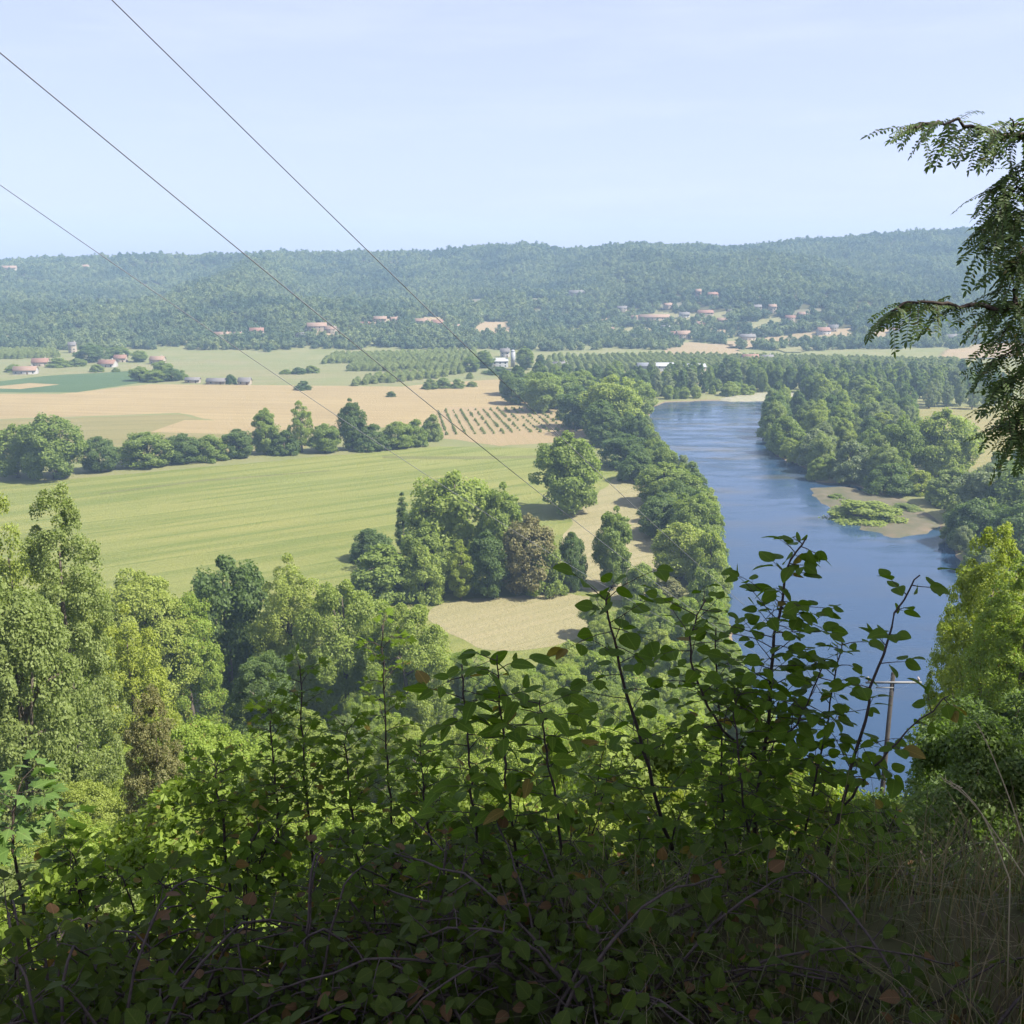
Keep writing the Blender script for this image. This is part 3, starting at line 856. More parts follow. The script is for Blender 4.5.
Rk = random.Random(41); bank = []
while len(bank) < 95:
    q = np.array([Rk.uniform(-60, 330), Rk.uniform(255, 640)])
    sd = poly_sdf(q[None], RIVER)[0]
    if not (-7.5 < sd < -.6) or any(np.hypot(*(q - p)) < 5 for p in bank): continue
    px, py = proj((q[0], q[1], 0))
    if 800 < px < 950 and 478 < py < 545 or py > 620: continue
    bank.append(q); right = px > 735; h = Rk.uniform(6, 11); mi = Rk.choice(['leaf_mid', 'leaf_light', 'leaf_silver'])
    plant_tree('bank_bush', 'bushy', mi, (q[0], q[1], T(q[0], q[1]) - .2), h, h * Rk.uniform(.8, 1.1),
               '%s bush overhanging the water edge of the %s bank' % ({'leaf_mid': 'mid green', 'leaf_light': 'light green', 'leaf_silver': 'silvery'}[mi], 'right' if right else 'left'), 'bush', 'bushes along the water edge', True, Rk)

# single trees and clumps far out in the plain
FT = 'scattered trees on the far fields'
for a in [(303, 390, 380, 18, 'bushy', 'leaf_dark', 'round bush alone on the edge of the stubble field'),
          (391, 397, 391, 11, 'bushy', 'leaf_dark', 'small dark bush alone inside the stubble field'),
          (231, 384, 374, 12, 'bushy', 'leaf_dark', 'round tree between the two small barns'),
          (140, 381, 366, 24, 'broad', 'leaf_mid', 'grey green tree at the left of the farm clump on the crop field'),
          (155, 382, 369, 24, 'broad', 'leaf_mid', 'middle tree of the farm clump on the crop field'),
          (172, 381, 367, 22, 'broad', 'leaf_dark', 'darkest tree of the farm clump on the crop field'),
          (163, 377, 360, 24, 'broad', 'leaf_mid', 'tree at the back of the farm clump on the crop field'),
          (182, 380, 370, 14, 'bushy', 'leaf_mid', 'low right bush of the farm clump on the crop field'),
          (97, 372, 364, 15, 'bushy', 'leaf_mid', 'small bush on the crop field left of the red roofs'),
          (116, 372, 367, 9, 'bushy', 'leaf_mid', 'smallest bush on the crop field under the red roofs'),
          (92, 362, 343, 34, 'broad', 'leaf_dark', 'big dark tree behind the red roofed farmhouses'),
          (118, 358, 346, 26, 'broad', 'leaf_mid', 'tree right of the big dark one behind the farmhouses'),
          (60, 367, 357, 26, 'bushy', 'leaf_mid', 'bushy tree beside the white gabled farmhouse'),
          (78, 366, 358, 20, 'bushy', 'leaf_olive', 'olive bush between the farmhouses on the left'),
          (140, 362, 350, 20, 'tall', 'leaf_mid', 'upright tree right of the farmhouse roofs'),
          (15, 372, 364, 20, 'bushy', 'leaf_mid', 'bush at the left edge by the farmhouse'),
          (430, 389, 378, 16, 'bushy', 'leaf_olive', 'first bush of the olive scrub on the pasture corner'),
          (443, 388, 377, 18, 'bushy', 'leaf_olive', 'second and larger bush of the olive scrub on the pasture corner'),
          (458, 388, 378, 16, 'bushy', 'leaf_olive', 'third bush of the olive scrub on the pasture corner'),
          (472, 387, 381, 12, 'bushy', 'leaf_olive', 'last low bush of the olive scrub on the pasture corner'),
          (299, 374, 367, 16, 'bushy', 'leaf_dark', 'dark bush on the pasture left of the plantation'),
          (312, 373, 365, 16, 'bushy', 'leaf_olive', 'pale bush on the pasture left of the plantation'),
          (286, 374, 369, 14, 'bushy', 'leaf_mid', 'low bush on the pasture left of the dark one'),
          (485, 368, 350, 22, 'tall', 'leaf_mid', 'tall tree left of the white farm building'),
          (525, 370, 346, 20, 'tall', 'leaf_mid', 'tall tree right of the white farm building'),
          (541, 368, 354, 12, 'tall', 'leaf_dark', 'small dark tree right of the white farm building'),
          (471, 372, 356, 20, 'tall', 'leaf_mid', 'slim tree at the plantation corner by the white farm'),
          (497, 374, 366, 30, 'bushy', 'leaf_dark', 'hedge bush in front of the white farm building')]:
    px_tree(*a[:4], a[4], a[5], 'field_tree', a[6], 'tree', FT, True)

# vineyard / young orchard rows
cm0 = KIND['bushy'][0][0]
A0, A1 = at_z(438, 411), at_z(540, 407); B0, B1 = at_z(447, 436), at_z(578, 432)
for r in range(15):
    s = r / 14.0
    p0 = A0 + (A1 - A0) * s; p1 = B0 + (B1 - B0) * s
    for k in range(14):
        t = (k + .5 + random.uniform(-.2, .2)) / 14
        if random.random() < .08: continue
        q = p0 + (p1 - p0) * t
        h = random.uniform(1.2, 2.4)
        plant_tree('orchard_tree', 'bushy', 'leaf_orchard', (q[0], q[1], 0), h, h * random.uniform(.85, 1.15),
                   'small bushy tree in the planted rows on the tan plot', 'tree', 'young trees in the planted rows', False)

# ------------------------------------------------------------------ houses
M['plaster'] = plain_mat('plaster', (0.334, 0.281, 0.213), (0.289, 0.243, 0.182), .5)
M['white_plaster'] = plain_mat('white_plaster', (0.365, 0.346, 0.316), (0.316, 0.298, 0.274), .5)
M['stone_wall'] = plain_mat('stone_wall', (0.258, 0.213, 0.160), (0.205, 0.167, 0.122), .8)
M['tile_red'] = plain_mat('tile_red', (0.233, 0.130, 0.091), (0.187, 0.104, 0.076), 1.5)
M['tile_orange'] = plain_mat('tile_orange', (0.258, 0.170, 0.118), (0.213, 0.141, 0.099), 1.5)
M['tile_grey'] = plain_mat('tile_grey', (0.167, 0.152, 0.144), (0.122, 0.114, 0.106), 1.5)
M['sheet_white'] = plain_mat('sheet_white', (0.288, 0.288, 0.288), (0.240, 0.248, 0.248), .6, rough=.5)
M['glass_dark'] = plain_mat('glass_dark', (.05, .055, .06), (.03, .035, .04), 1, rough=.25)
M['wood_door'] = plain_mat('wood_door', (.16, .10, .06), (.12, .07, .045), 4)
HOUSES = []


def house(px, py, wd, dp, wh, rh, rz, wallm, roofm, label, nwin=3, door=True, chimney=True, cat='house', name='house'):
    g = hit(px, py); x, y = g[0], g[1]
    z = T(x, y)
    rz = math.radians(rz)
    o = empty(name, (x, y, z - .6), rz); tag(o, label, cat)
    HOUSES.append((x, y, wd))
    b = MB(); hw, hd = wd / 2, dp / 2; e = wh + .6
    b.add([(-hw, -hd, 0), (hw, -hd, 0), (hw, hd, 0), (-hw, hd, 0), (-hw, -hd, e), (hw, -hd, e), (hw, hd, e), (-hw, hd, e), (-hw, 0, e + rh), (hw, 0, e + rh)],
          [[0, 1, 5, 4], [2, 3, 7, 6], [3, 0, 4, 7], [1, 2, 6, 5]])
    b.G.setdefault(3, []).append(np.array([[7, 4, 8], [5, 6, 9]]))
    b.build('wall', M[wallm], o)
    r = MB(); ov = .5; t = .25
    sl_ = rh / hd
    for sgn in (-1, 1):
        ylo = sgn * (hd + ov); zlo = e - ov * sl_
        a = [(-hw - ov, ylo, zlo + .05), (hw + ov, ylo, zlo + .05), (hw + ov, 0, e + rh + .05), (-hw - ov, 0, e + rh + .05)]
        c = [(p_[0], p_[1], p_[2] + t) for p_ in a]
        r.add(a + c, [[4, 5, 6, 7], [3, 2, 1, 0], [0, 1, 5, 4], [1, 2, 6, 5], [3, 0, 4, 7]])
    ro = r.build('roof', M[roofm], o)
    if chimney:
        c = MB(); c.box((hw * .55, hd * .25, e + rh + .4), (.9, .7, 2.0)); c.build('chimney', M[wallm], ro)
    fl = 2 if wh > 4.6 else 1
    for f_ in range(fl):
        for k in range(nwin):
            xx = -hw + wd * (k + .5) / nwin
            if door and f_ == 0 and k == nwin // 2:
                d = MB(); d.box((xx, -hd - .02, .6 + 1.15), (1.3, .12, 2.3)); d.build('door', M['wood_door'], o); continue
            q = MB(); q.box((xx, -hd - .02, .6 + 1.6 + 2.7 * f_), (1.2, .1, 1.5)); q.build('window', M['glass_dark'], o)
    return o


H = house
H(8, 272, 34, 14, 8, 4, 10, 'plaster', 'tile_orange', 'pale stone manor on the ridge at the left frame edge', 6)
H(64, 268, 16, 10, 6, 4, 20, 'plaster', 'tile_grey', 'grey roofed house on the ridge left of the crossing wire', 3)
H(84, 270, 22, 11, 7, 3.5, 0, 'plaster', 'tile_orange', 'pale house on the ridge under the lowest wire', 4)
H(41, 366, 15, 10, 4, 3.4, 12, 'plaster', 'tile_red', 'red roofed farmhouse at the left behind the white gable', 3)
H(26, 374, 20, 9, 3.6, 3.2, 8, 'white_plaster', 'tile_orange', 'long farmhouse with white gable beside the crop field', 4)
H(108, 367, 16, 10, 3.6, 3.2, -5, 'white_plaster', 'tile_red', 'red roofed house right of the dark tree by the crop field', 3)
H(121, 362, 12, 9, 4, 3, 5, 'plaster', 'tile_red', 'smaller red roofed house behind the first one by the crop field', 2)
H(73, 353, 8, 8, 9, 3, 15, 'plaster', 'tile_grey', 'tall narrow tower house at the wood edge on the left', 2)
H(158, 364, 14, 9, 4.5, 3, 0, 'plaster', 'tile_orange', 'pale house behind the farm clump of trees', 3)
H(193, 383, 12, 7, 2.6, 1.8, 5, 'plaster', 'tile_grey', 'small pale shed left of the round tree on the stubble edge', 2, chimney=False, cat='shed', name='shed')
H(217, 384, 16, 8, 2.6, 2.2, 0, 'stone_wall', 'tile_grey', 'dark roofed barn just left of the round tree on the stubble edge', 2, chimney=False, cat='barn', name='barn')
H(245, 384.5, 10, 8, 2.8, 2.8, 0, 'plaster', 'tile_grey', 'small barn with steep grey roof right of the round tree', 2, chimney=False, cat='barn', name='barn')
H(223, 339, 20, 10, 5, 3, 5, 'plaster', 'tile_orange', 'long pale house first of the row at the wood foot', 4)
H(239, 338, 12, 9, 4, 3, -12, 'white_plaster', 'tile_orange', 'pale house second of the row at the wood foot', 3)
H(257, 335, 17, 10, 5.2, 3.4, 10, 'plaster', 'tile_red', 'house with red roof at the right end of the wood foot row', 3)
H(303, 339, 16, 10, 5, 3, 0, 'white_plaster', 'tile_grey', 'grey roofed white house left of the tan hill clearing', 3)
H(317, 331, 24, 11, 6, 4, 15, 'stone_wall', 'tile_orange', 'large stone house above the tan hill clearing', 4)
H(331, 333, 14, 10, 5, 3, -10, 'plaster', 'tile_orange', 'orange roofed house right of the large stone house', 3)
H(380, 323, 18, 10, 5, 3, 0, 'plaster', 'tile_orange', 'house on the left side of the clearing under the steepest wire', 3)
H(395, 323, 12, 9, 4.5, 3, 20, 'stone_wall', 'tile_orange', 'smaller stone house in the same clearing on its right', 2)
H(420, 324, 20, 10, 4, 3, -8, 'stone_wall', 'tile_orange', 'long stone farmhouse left of the red roofed one on the hill foot', 4)
H(437, 327, 14, 10, 5.5, 4, 12, 'plaster', 'tile_red', 'bright red roofed house touched by the steepest wire', 3)
H(494, 367, 26, 14, 6, 2.5, 8, 'sheet_white', 'sheet_white', 'big white farm building before the tall trees', 5, chimney=False, cat='barn', name='barn')
H(505, 357, 10, 9, 6, 3, 0, 'white_plaster', 'tile_grey', 'white house behind the big white farm building', 2)
H(577, 298, 26, 12, 8, 4, 0, 'plaster', 'tile_grey', 'pale mansion among trees half way up the hill', 4)
H(598, 326, 16, 10, 5, 3, 10, 'plaster', 'tile_orange', 'orange roofed house at the left edge of the village', 3)
H(636, 321, 14, 10, 5, 3, -10, 'plaster', 'tile_orange', 'village house left of the long school like building', 3)
H(654, 322, 44, 13, 6.5, 3.5, 4, 'plaster', 'tile_orange', 'longest orange roofed building of the village with dark openings', 6, chimney=False)
H(684, 318, 14, 10, 5, 3, 0, 'white_plaster', 'tile_grey', 'grey roofed village house right of the longest building', 3)
H(705, 317, 22, 11, 5.5, 3.5, 5, 'plaster', 'tile_red', 'wide red roofed village house right of the longest building', 4)
H(683, 339, 18, 10, 6, 4, 14, 'plaster', 'tile_orange', 'tall orange roofed house above the lower dry clearing', 3)
H(674, 338, 11, 9, 5, 3, -6, 'white_plaster', 'tile_red', 'small pinkish house left of the tall orange roofed one', 2)
H(698, 299, 8, 8, 11, 3, 0, 'tile_orange', 'tile_orange', 'narrow orange tower house standing highest in the village', 2)
H(712, 298, 16, 10, 5, 3, 8, 'plaster', 'tile_red', 'reddish house right of the narrow orange tower house', 3)
H(733, 315, 16, 10, 5, 3, 10, 'plaster', 'tile_grey', 'grey roofed village house left of the hill pasture', 3)
H(756, 311, 14, 10, 5, 3, -6, 'stone_wall', 'tile_grey', 'grey stone village house above the hill pasture', 3)
H(772, 313, 10, 9, 8, 3, 0, 'plaster', 'tile_orange', 'tall pale village house at the right above the hill pasture', 2)
H(747, 340, 20, 10, 4.5, 3, 6, 'plaster', 'tile_grey', 'grey roofed house on the upper dry clearing', 4)
H(750, 362, 16, 10, 4.5, 3.2, 0, 'plaster', 'tile_red', 'orange red roofed house at the bottom of the village by the poplars', 3)
H(767, 362, 12, 9, 4, 3, 5, 'white_plaster', 'tile_grey', 'white house right of the orange red roof by the poplars', 3)
H(823, 335, 16, 10, 5, 4, 10, 'white_plaster', 'tile_red', 'red roofed white house on the right end of the upper clearing', 3)
H(833, 332, 12, 9, 5, 3.4, -18, 'plaster', 'tile_grey', 'grey roofed house behind the red roofed white one', 2)
H(952, 341, 16, 10, 5, 3, 0, 'plaster', 'tile_grey', 'house above the clearing behind the overhanging branch', 3)
H(655, 371, 34, 14, 5, 2.5, 3, 'sheet_white', 'sheet_white', 'long low white shed behind the left bank wood', 6, chimney=False, cat='shed', name='shed')
H(692, 371, 24, 12, 4, 2.5, 3, 'plaster', 'sheet_white', 'low white roofed shed right of the longer white shed', 4, chimney=False, cat='shed', name='shed')
H(560, 369, 14, 9, 4, 2.6, 0, 'white_plaster', 'tile_grey', 'small white house between poplars right of the farm', 3)
for a in [(610, 333, 12, 9, 4, 3, 8, 'stone_wall', 'tile_orange', 'small stone house low at the left end of the village'),
          (622, 312, 14, 9, 5, 3, -8, 'plaster', 'tile_grey', 'grey roofed house above the left end of the village'),
          (668, 309, 12, 9, 5, 3, 12, 'plaster', 'tile_orange', 'orange roofed house in trees above the longest building'),
          (722, 324, 13, 9, 5, 3, 0, 'plaster', 'tile_orange', 'orange roofed house below the wide red roofed one'),
          (700, 327, 11, 9, 4, 3, 20, 'white_plaster', 'tile_orange', 'small white walled house between the upper and lower village rows'),
          (790, 322, 13, 9, 5, 3, -14, 'plaster', 'tile_red', 'red roofed house right of the hill pasture'),
          (665, 331, 12, 9, 4, 3, 5, 'stone_wall', 'tile_grey', 'grey stone house left of the small pinkish one'),
          (803, 318, 14, 9, 5, 3, 6, 'stone_wall', 'tile_orange', 'stone house furthest right in the upper village row'),
          (545, 324, 12, 9, 4, 3, 0, 'plaster', 'tile_orange', 'single house in the wood left of the village'),
          (365, 328, 11, 9, 4, 3, 10, 'plaster', 'tile_red', 'red roofed house in trees left of the wire clearing'),
          (895, 334, 14, 9, 5, 3, -5, 'plaster', 'tile_orange', 'house in the clearing behind the feathery branch tip'),
          (455, 330, 12, 9, 4, 3, 4, 'stone_wall', 'tile_orange', 'stone house right of the bright red roof at the wire')]:
    H(*a, 2)
# farm silo
g = hit(513, 367)
b = MB(); an = 18
b.tube([(0, 0, 0), (0, 0, 15)], [2.2, 2.2], an); b.tube([(0, 0, 15.02), (0, 0, 15.6), (0, 0, 17)], [2.4, 2.0, .15], an)
so_ = b.build('silo', M['sheet_white'], None, False); so_.location = (g[0], g[1], 0); tag(so_, 'tall pale silo at the right of the white farm building', 'silo')

# ------------------------------------------------------------------ scattered woods (one object each, geometry nodes on real tree crowns)
far_protos = []
HX = np.array([h[:2] for h in HOUSES]); HW = np.array([h[2] for h in HOUSES])
for q, (px, py, lab) in enumerate([(268, 352, 'first dark tree of four at the foot of the hill wood, left'),
                                   (352, 350, 'second dark tree of four at the foot of the hill wood'),
                                   (450, 349, 'third dark tree of four at the foot of the hill wood'),
                                   (545, 351, 'fourth dark tree of four at the foot of the hill wood, right')]):
    p = hit(px, py)
    cm, tm = KIND['far'][q]
    cm.materials[0] = M['leaf_far']
    o = empty('field_tree', (p[0], p[1], T(p[0], p[1]) - .2), q * 1.3); o.scale = (13, 13, 14)
    t = bpy.data.objects.new('trunk', tm); COL.objects.link(t); t.parent = o
    c = bpy.data.objects.new('crown', cm); COL.objects.link(c); c.parent = o
    tag(o, lab, 'tree', 'dark trees at the foot of the hill wood'); far_protos.append(c)


def scatter(name, P, scl, rot, kind, protos, label, cat, material):
    me = bpy.data.meshes.new(name)
    me.vertices.add(len(P)); me.vertices.foreach_set('co', np.asarray(P, np.float32).ravel())
    for nm, ty, dat in (('scl', 'FLOAT_VECTOR', scl), ('rot', 'FLOAT', rot), ('sort', 'INT', kind)):
        at = me.attributes.new(nm, ty, 'POINT')
        at.data.foreach_set('vector' if ty == 'FLOAT_VECTOR' else 'value', np.asarray(dat, np.int32 if ty == 'INT' else np.float32).ravel())
    o = new_obj(name, me, material); tag(o, label, cat, kind='stuff')
    ng = bpy.data.node_groups.new(name, 'GeometryNodeTree')
    ng.interface.new_socket('Geometry', in_out='INPUT', socket_type='NodeSocketGeometry')
    ng.interface.new_socket('Geometry', in_out='OUTPUT', socket_type='NodeSocketGeometry')
    gi = ng.nodes.new('NodeGroupInput'); go = ng.nodes.new('NodeGroupOutput'); jo = ng.nodes.new('GeometryNodeJoinGeometry')
    L = ng.links.new

    def attr(nm, ty):
        n = ng.nodes.new('GeometryNodeInputNamedAttribute'); n.data_type = ty; n.inputs['Name'].default_value = nm
        return n.outputs['Attribute']
    ks, sc_, ro_ = attr('sort', 'INT'), attr('scl', 'FLOAT_VECTOR'), attr('rot', 'FLOAT')
    cx = ng.nodes.new('ShaderNodeCombineXYZ'); L(ro_, cx.inputs['Z'])
    er = ng.nodes.new('FunctionNodeEulerToRotation'); L(cx.outputs[0], er.inputs[0])
    for q, po in enumerate(protos):
        cmp_ = ng.nodes.new('FunctionNodeCompare'); cmp_.data_type = 'INT'; cmp_.operation = 'EQUAL'
        si = [s for s in cmp_.inputs if s.enabled and s.type == 'INT']
        L(ks, si[0]); si[1].default_value = q
        ob = ng.nodes.new('GeometryNodeObjectInfo'); ob.inputs['Object'].default_value = po; ob.inputs['As Instance'].default_value = True
        ip = ng.nodes.new('GeometryNodeInstanceOnPoints')
        L(gi.outputs[0], ip.inputs['Points']); L(cmp_.outputs[0], ip.inputs['Selection']); L(ob.outputs['Geometry'], ip.inputs['Instance'])
        L(er.outputs[0], ip.inputs['Rotation']); L(sc_, ip.inputs['Scale'])
        L(ip.outputs[0], jo.inputs[0])
    L(jo.outputs[0], go.inputs[0])
    md = o.modifiers.new('scatter', 'NODES'); md.node_group = ng
    return o


def wood_points(x0, x1, y0, y1, step, jit, fn):
    A, B = np.meshgrid(np.arange(x0, x1, step), np.arange(y0, y1, step))
    P = np.stack([A.ravel(), B.ravel()], 1) + rng.uniform(-jit, jit, (A.size, 2)) * step
    P = P[fn(P)]
    return P


def hill_ok(P):
    x, y = P[:, 0], P[:, 1]
    z = terrain(x, y)
    ok = (z > 1.0) & (np.abs(x) < y * .62 + 60)
    for c in CLEAR: ok &= poly_sdf(P, c) < 2
    for (hx, hy), hw in zip(HX, HW):
        d = np.hypot(hx, hy); u = np.array([hx, hy]) / d
        a = P @ u - d; s = np.abs(P @ np.array([u[1], -u[0]]))
        ok &= ~((a > -16) & (a < 9) & (s < hw * .5 + 3.5))
    # sparser in the village on the right
    vill = sstep(120, 200, x) * (1 - sstep(560, 650, x)) * (1 - sstep(1500, 1620, y)) * sstep(1200, 1300, y)
    ok &= rng.random(len(P)) > vill * .28
    ok &= ~((vnoise(x / 90 + 31, y / 120) > .62) & (rng.random(len(P)) < .5))
    return ok


P = wood_points(-1600, 1600, 1240, 2420, 11.5, .45, hill_ok)
z = terrain(P[:, 0], P[:, 1])
s = rng.uniform(11, 18, len(P)) * (1 + .25 * vnoise(P[:, 0] / 60, P[:, 1] / 60))
scl = np.stack([s * rng.uniform(.85, 1.15, len(P)), s * rng.uniform(.85, 1.15, len(P)), s * rng.uniform(.8, 1.25, len(P))], 1)
scatter('hill_forest', np.column_stack([P, z - .5]), scl, rng.uniform(0, 6.28, len(P)), rng.integers(0, 4, len(P)), far_protos,
        'dense broadleaf forest covering the far hills', 'forest', M['leaf_far'])

# walnut plantations and thickets on the plain
op = []
for q in range(2):
    p = hit(470 + 40 * q, 379)
    c = plant_tree('plantation_tree', 'bushy', 'leaf_orchard', (p[0], p[1], 0), 6, 7, 'low rounded tree at the corner of the plantation, %s' % ('left of the track' if q == 0 else 'nearest the left bank wood'), 'tree', None, False)
    op.append(c)


def rows(polys_px, sp, sr, hgt, name, label, cat):
    out = []; 
    for px in polys_px:
        poly = np.array([at_z(a, b)[:2] for a, b in px]); x0, y0 = poly.min(0); x1, y1 = poly.max(0)
        A, B = np.meshgrid(np.arange(x0, x1, sp), np.arange(y0, y1, sr))
        P = np.stack([A.ravel(), B.ravel()], 1) + rng.normal(size=(A.size, 2)) * .5
        sd = poly_sdf(P, poly)
        out.append(P[sd > 0])
    P = np.concatenate(out)
    s = rng.uniform(.85, 1.15, len(P)) * hgt
    scatter(name, np.column_stack([P, np.full(len(P), -.1)]), np.stack([s, s, s], 1), rng.uniform(0, 6.28, len(P)), rng.integers(0, len(op), len(P)), op, label, cat, M['leaf_orchard'])


rows([[(320, 364), (330, 357), (480, 352), (475, 360), (430, 363)], [(345, 372), (350, 366), (470, 364), (468, 370)],
      [(345, 387), (385, 376), (470, 372), (440, 378), (400, 382)],
      [(545, 372), (550, 358), (640, 358), (730, 364), (790, 366), (790, 371), (640, 371)],
      [(640, 371), (640, 357), (800, 359), (960, 363), (960, 373), (790, 371)],
      [(-80, 361), (-60, 352), (55, 352), (60, 358)]], 7, 8, 7.0,
     'walnut_plantation', 'pale green plantation strips of low trees on the far plain', 'plantation')

# belt of trees between plain and hill
def belt_ok(P):
    x, y = P[:, 0], P[:, 1]
    ft = 1235 + 20 * vnoise(x / 50, 2.2) - 30
    ok = (y > ft) & (terrain(x, y) < 3) & (vnoise(x / 40, y / 30 + 5) > -.45)
    for (hx, hy), hw in zip(HX, HW):
        d = np.hypot(hx, hy); u = np.array([hx, hy]) / d
        a = P @ u - d; s_ = np.abs(P @ np.array([u[1], -u[0]]))
        ok &= ~((a > -40) & (a < 12) & (s_ < hw * .5 + 4))
    for c in CLEAR: ok &= poly_sdf(P, c) < 2
    return ok


P = wood_points(-900, 900, 1190, 1420, 11, .45, belt_ok)
s = rng.uniform(9, 15, len(P))
scatter('tree_belt', np.column_stack([P, terrain(P[:, 0], P[:, 1]) - .4]), np.stack([s, s, s * 1.1], 1), rng.uniform(0, 6.28, len(P)), rng.integers(0, 4, len(P)), far_protos,
        'dark belt of trees along the foot of the far hills', 'forest', M['leaf_far'])

# ------------------------------------------------------------------ near slope: trees and thicket
ST = 'tall trees on the slope'
for a in [(58, 92, 490, 96, 'bigairy', 'leaf_olive', 'tall pale olive tree at the left edge rising over the meadow'),
          (8, 105, 500, 100, 'slope', 'leaf_light', 'green tree behind the tall pale olive tree at the left edge'),
          (15, 70, 560, 130, 'slope', 'leaf_olive', 'olive green tree at the left frame edge below the tall one'),
          (128, 120, 606, 90, 'slope', 'leaf_yellow', 'yellow green rounded tree right of the tall olive tree'),
          (140, 185, 560, 110, 'slope', 'leaf_light', 'light tree at the meadow edge behind the yellow green one'),
          (228, 215, 546, 92, 'broad', 'leaf_dark', 'big dark green tree at the slope foot before the meadow'),
          (185, 190, 585, 80, 'slope', 'leaf_thicket', 'pale yellowish tree left of the big dark one at the slope foot'),
          (290, 205, 556, 84, 'slope', 'leaf_light', 'grey green tree right of the big dark one at the slope foot'),
          (345, 200, 572, 110, 'slope', 'leaf_light', 'broad tree at the slope foot left of the copse'),
          (405, 190, 596, 100, 'slope', 'leaf_light', 'bright green tree on the slope below the copse'),
          (265, 150, 645, 80, 'slope', 'leaf_dark', 'dark shaded tree in the middle of the left slope'),
          (85, 130, 560, 70, 'slope', 'leaf_light', 'slim green tree peeping right of the tall olive tree'),
          (150, 45, 690, 70, 'bigairy', 'leaf_rust', 'thin rusty brown leaved young tree in the thicket')]:
    slope_tree(*a[:4], a[4], a[5], 'slope_tree', a[6], 'tree', ST)
for a in [(990, 40, 526, 96, 'bigairy', 'leaf_yellow', 'yellow green sunlit tree over the river at the right edge'),
          (966, 44, 572, 64, 'bigairy', 'leaf_yellow', 'smaller yellow green tree leaning over the river left of the sunlit one'),
          (1020, 36, 560, 100, 'bigairy', 'leaf_thicket', 'bright bushy tree cut by the right frame edge under the sunlit one'),
          (1020, 52, 580, 90, 'slope', 'leaf_olive', 'olive tree at the right frame edge below the yellow green one'),
          (1012, 38, 650, 90, 'shrub', 'leaf_dark', 'green shrub at the right edge above the shaded bushes'),
          (1015, 22, 715, 120, 'shrub', 'leaf_dark', 'dark shaded bush at the right edge over the dry stalks')]:
    slope_tree(*a[:4], a[4], a[5], 'slope_tree' if a[4] != 'shrub' else 'slope_shrub', a[6], 'tree' if a[4] != 'shrub' else 'shrub')

for a in [(612, 24, 742, 90, 'leaf_yellow', 'yellowed bush behind the bent stem of the round leaved sapling'),
          (668, 22, 752, 80, 'leaf_yellow', 'yellowed bush left of the tallest sapling'),
          (560, 27, 735, 80, 'leaf_thicket', 'bright bush left of the two yellowed bushes')]:
    slope_tree(a[0], a[1], a[2], a[3], 'shrub', a[4], 'slope_shrub', a[5], 'shrub')

lim_x = [-200, 0, 100, 200, 300, 400, 450, 600, 650, 700, 740, 780, 820, 945, 992, 1024, 1300]
lim_y = [560, 575, 600, 625, 612, 618, 645, 648, 640, 645, 690, 735, 778, 792, 720, 655, 600]
TONES = [('leaf_thicket', 'yellowish'), ('leaf_light', 'light green'), ('leaf_mid', 'mid green'), ('leaf_olive', 'olive'), ('leaf_dark', 'shade-toned dark green')]
R = random.Random(77)
placed = []
def cover(n, y0, y1, hmin, hmax, kind, name, cat, wr, spacing, where, probs):
    cnt = 0; tries = 0
    while cnt < n and tries < 30000:
        tries += 1
        Yd = math.sqrt(R.uniform(y0 * y0, y1 * y1)); x = R.uniform(-.60, .60) * Yd
        if any(abs(x - a) < spacing and abs(Yd - b) < spacing for a, b in placed): continue
        g = T(x, Yd)
        if Yd > 120 and poly_sdf(np.array([[x, Yd]]), RIVER)[0] > -4: continue
        h = R.uniform(hmin, hmax)
        px, _ = proj((x, Yd, g + h))
        lim = np.interp(px, lim_x, lim_y) + R.uniform(0, 18)
        h = min(h, at_y(px, lim, Yd)[2] - g)
        if h < hmin * .4: continue
        placed.append((x, Yd)); cnt += 1
        u = R.random(); k = 0
        pr_ = [.03, .05, .27, .65] if px > 875 and Yd < 60 else probs  # darker leaf tones stand in for shade on near bushes at the right
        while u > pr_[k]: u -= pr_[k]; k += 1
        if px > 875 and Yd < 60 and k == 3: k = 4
        side = 'left' if px < 420 else ('middle' if px < 720 else 'right')
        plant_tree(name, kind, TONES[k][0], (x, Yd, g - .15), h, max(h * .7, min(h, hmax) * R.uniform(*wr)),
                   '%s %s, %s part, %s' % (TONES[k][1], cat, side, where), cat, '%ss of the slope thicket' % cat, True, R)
    return cnt


n1 = cover(150, 62, 228, 8, 14, 'slope', 'slope_tree', 'tree', (.75, 1.0), 5.2, 'on the wooded slope below the viewpoint', [.58, .24, .08, .10])
n2 = cover(150, 20, 62, 4, 7, 'shrub', 'slope_shrub', 'shrub', (1.0, 1.4), 2.3, 'in the sunny thicket on the slope', [.62, .20, .06, .12])
n3 = cover(75, 6.0, 20, 1.8, 3.4, 'shrub', 'thicket_bush', 'bush', (1.0, 1.4), 1.25, 'just below the shaded foreground', [.50, .22, .20, .08])
print('cover', n1, n2, n3)

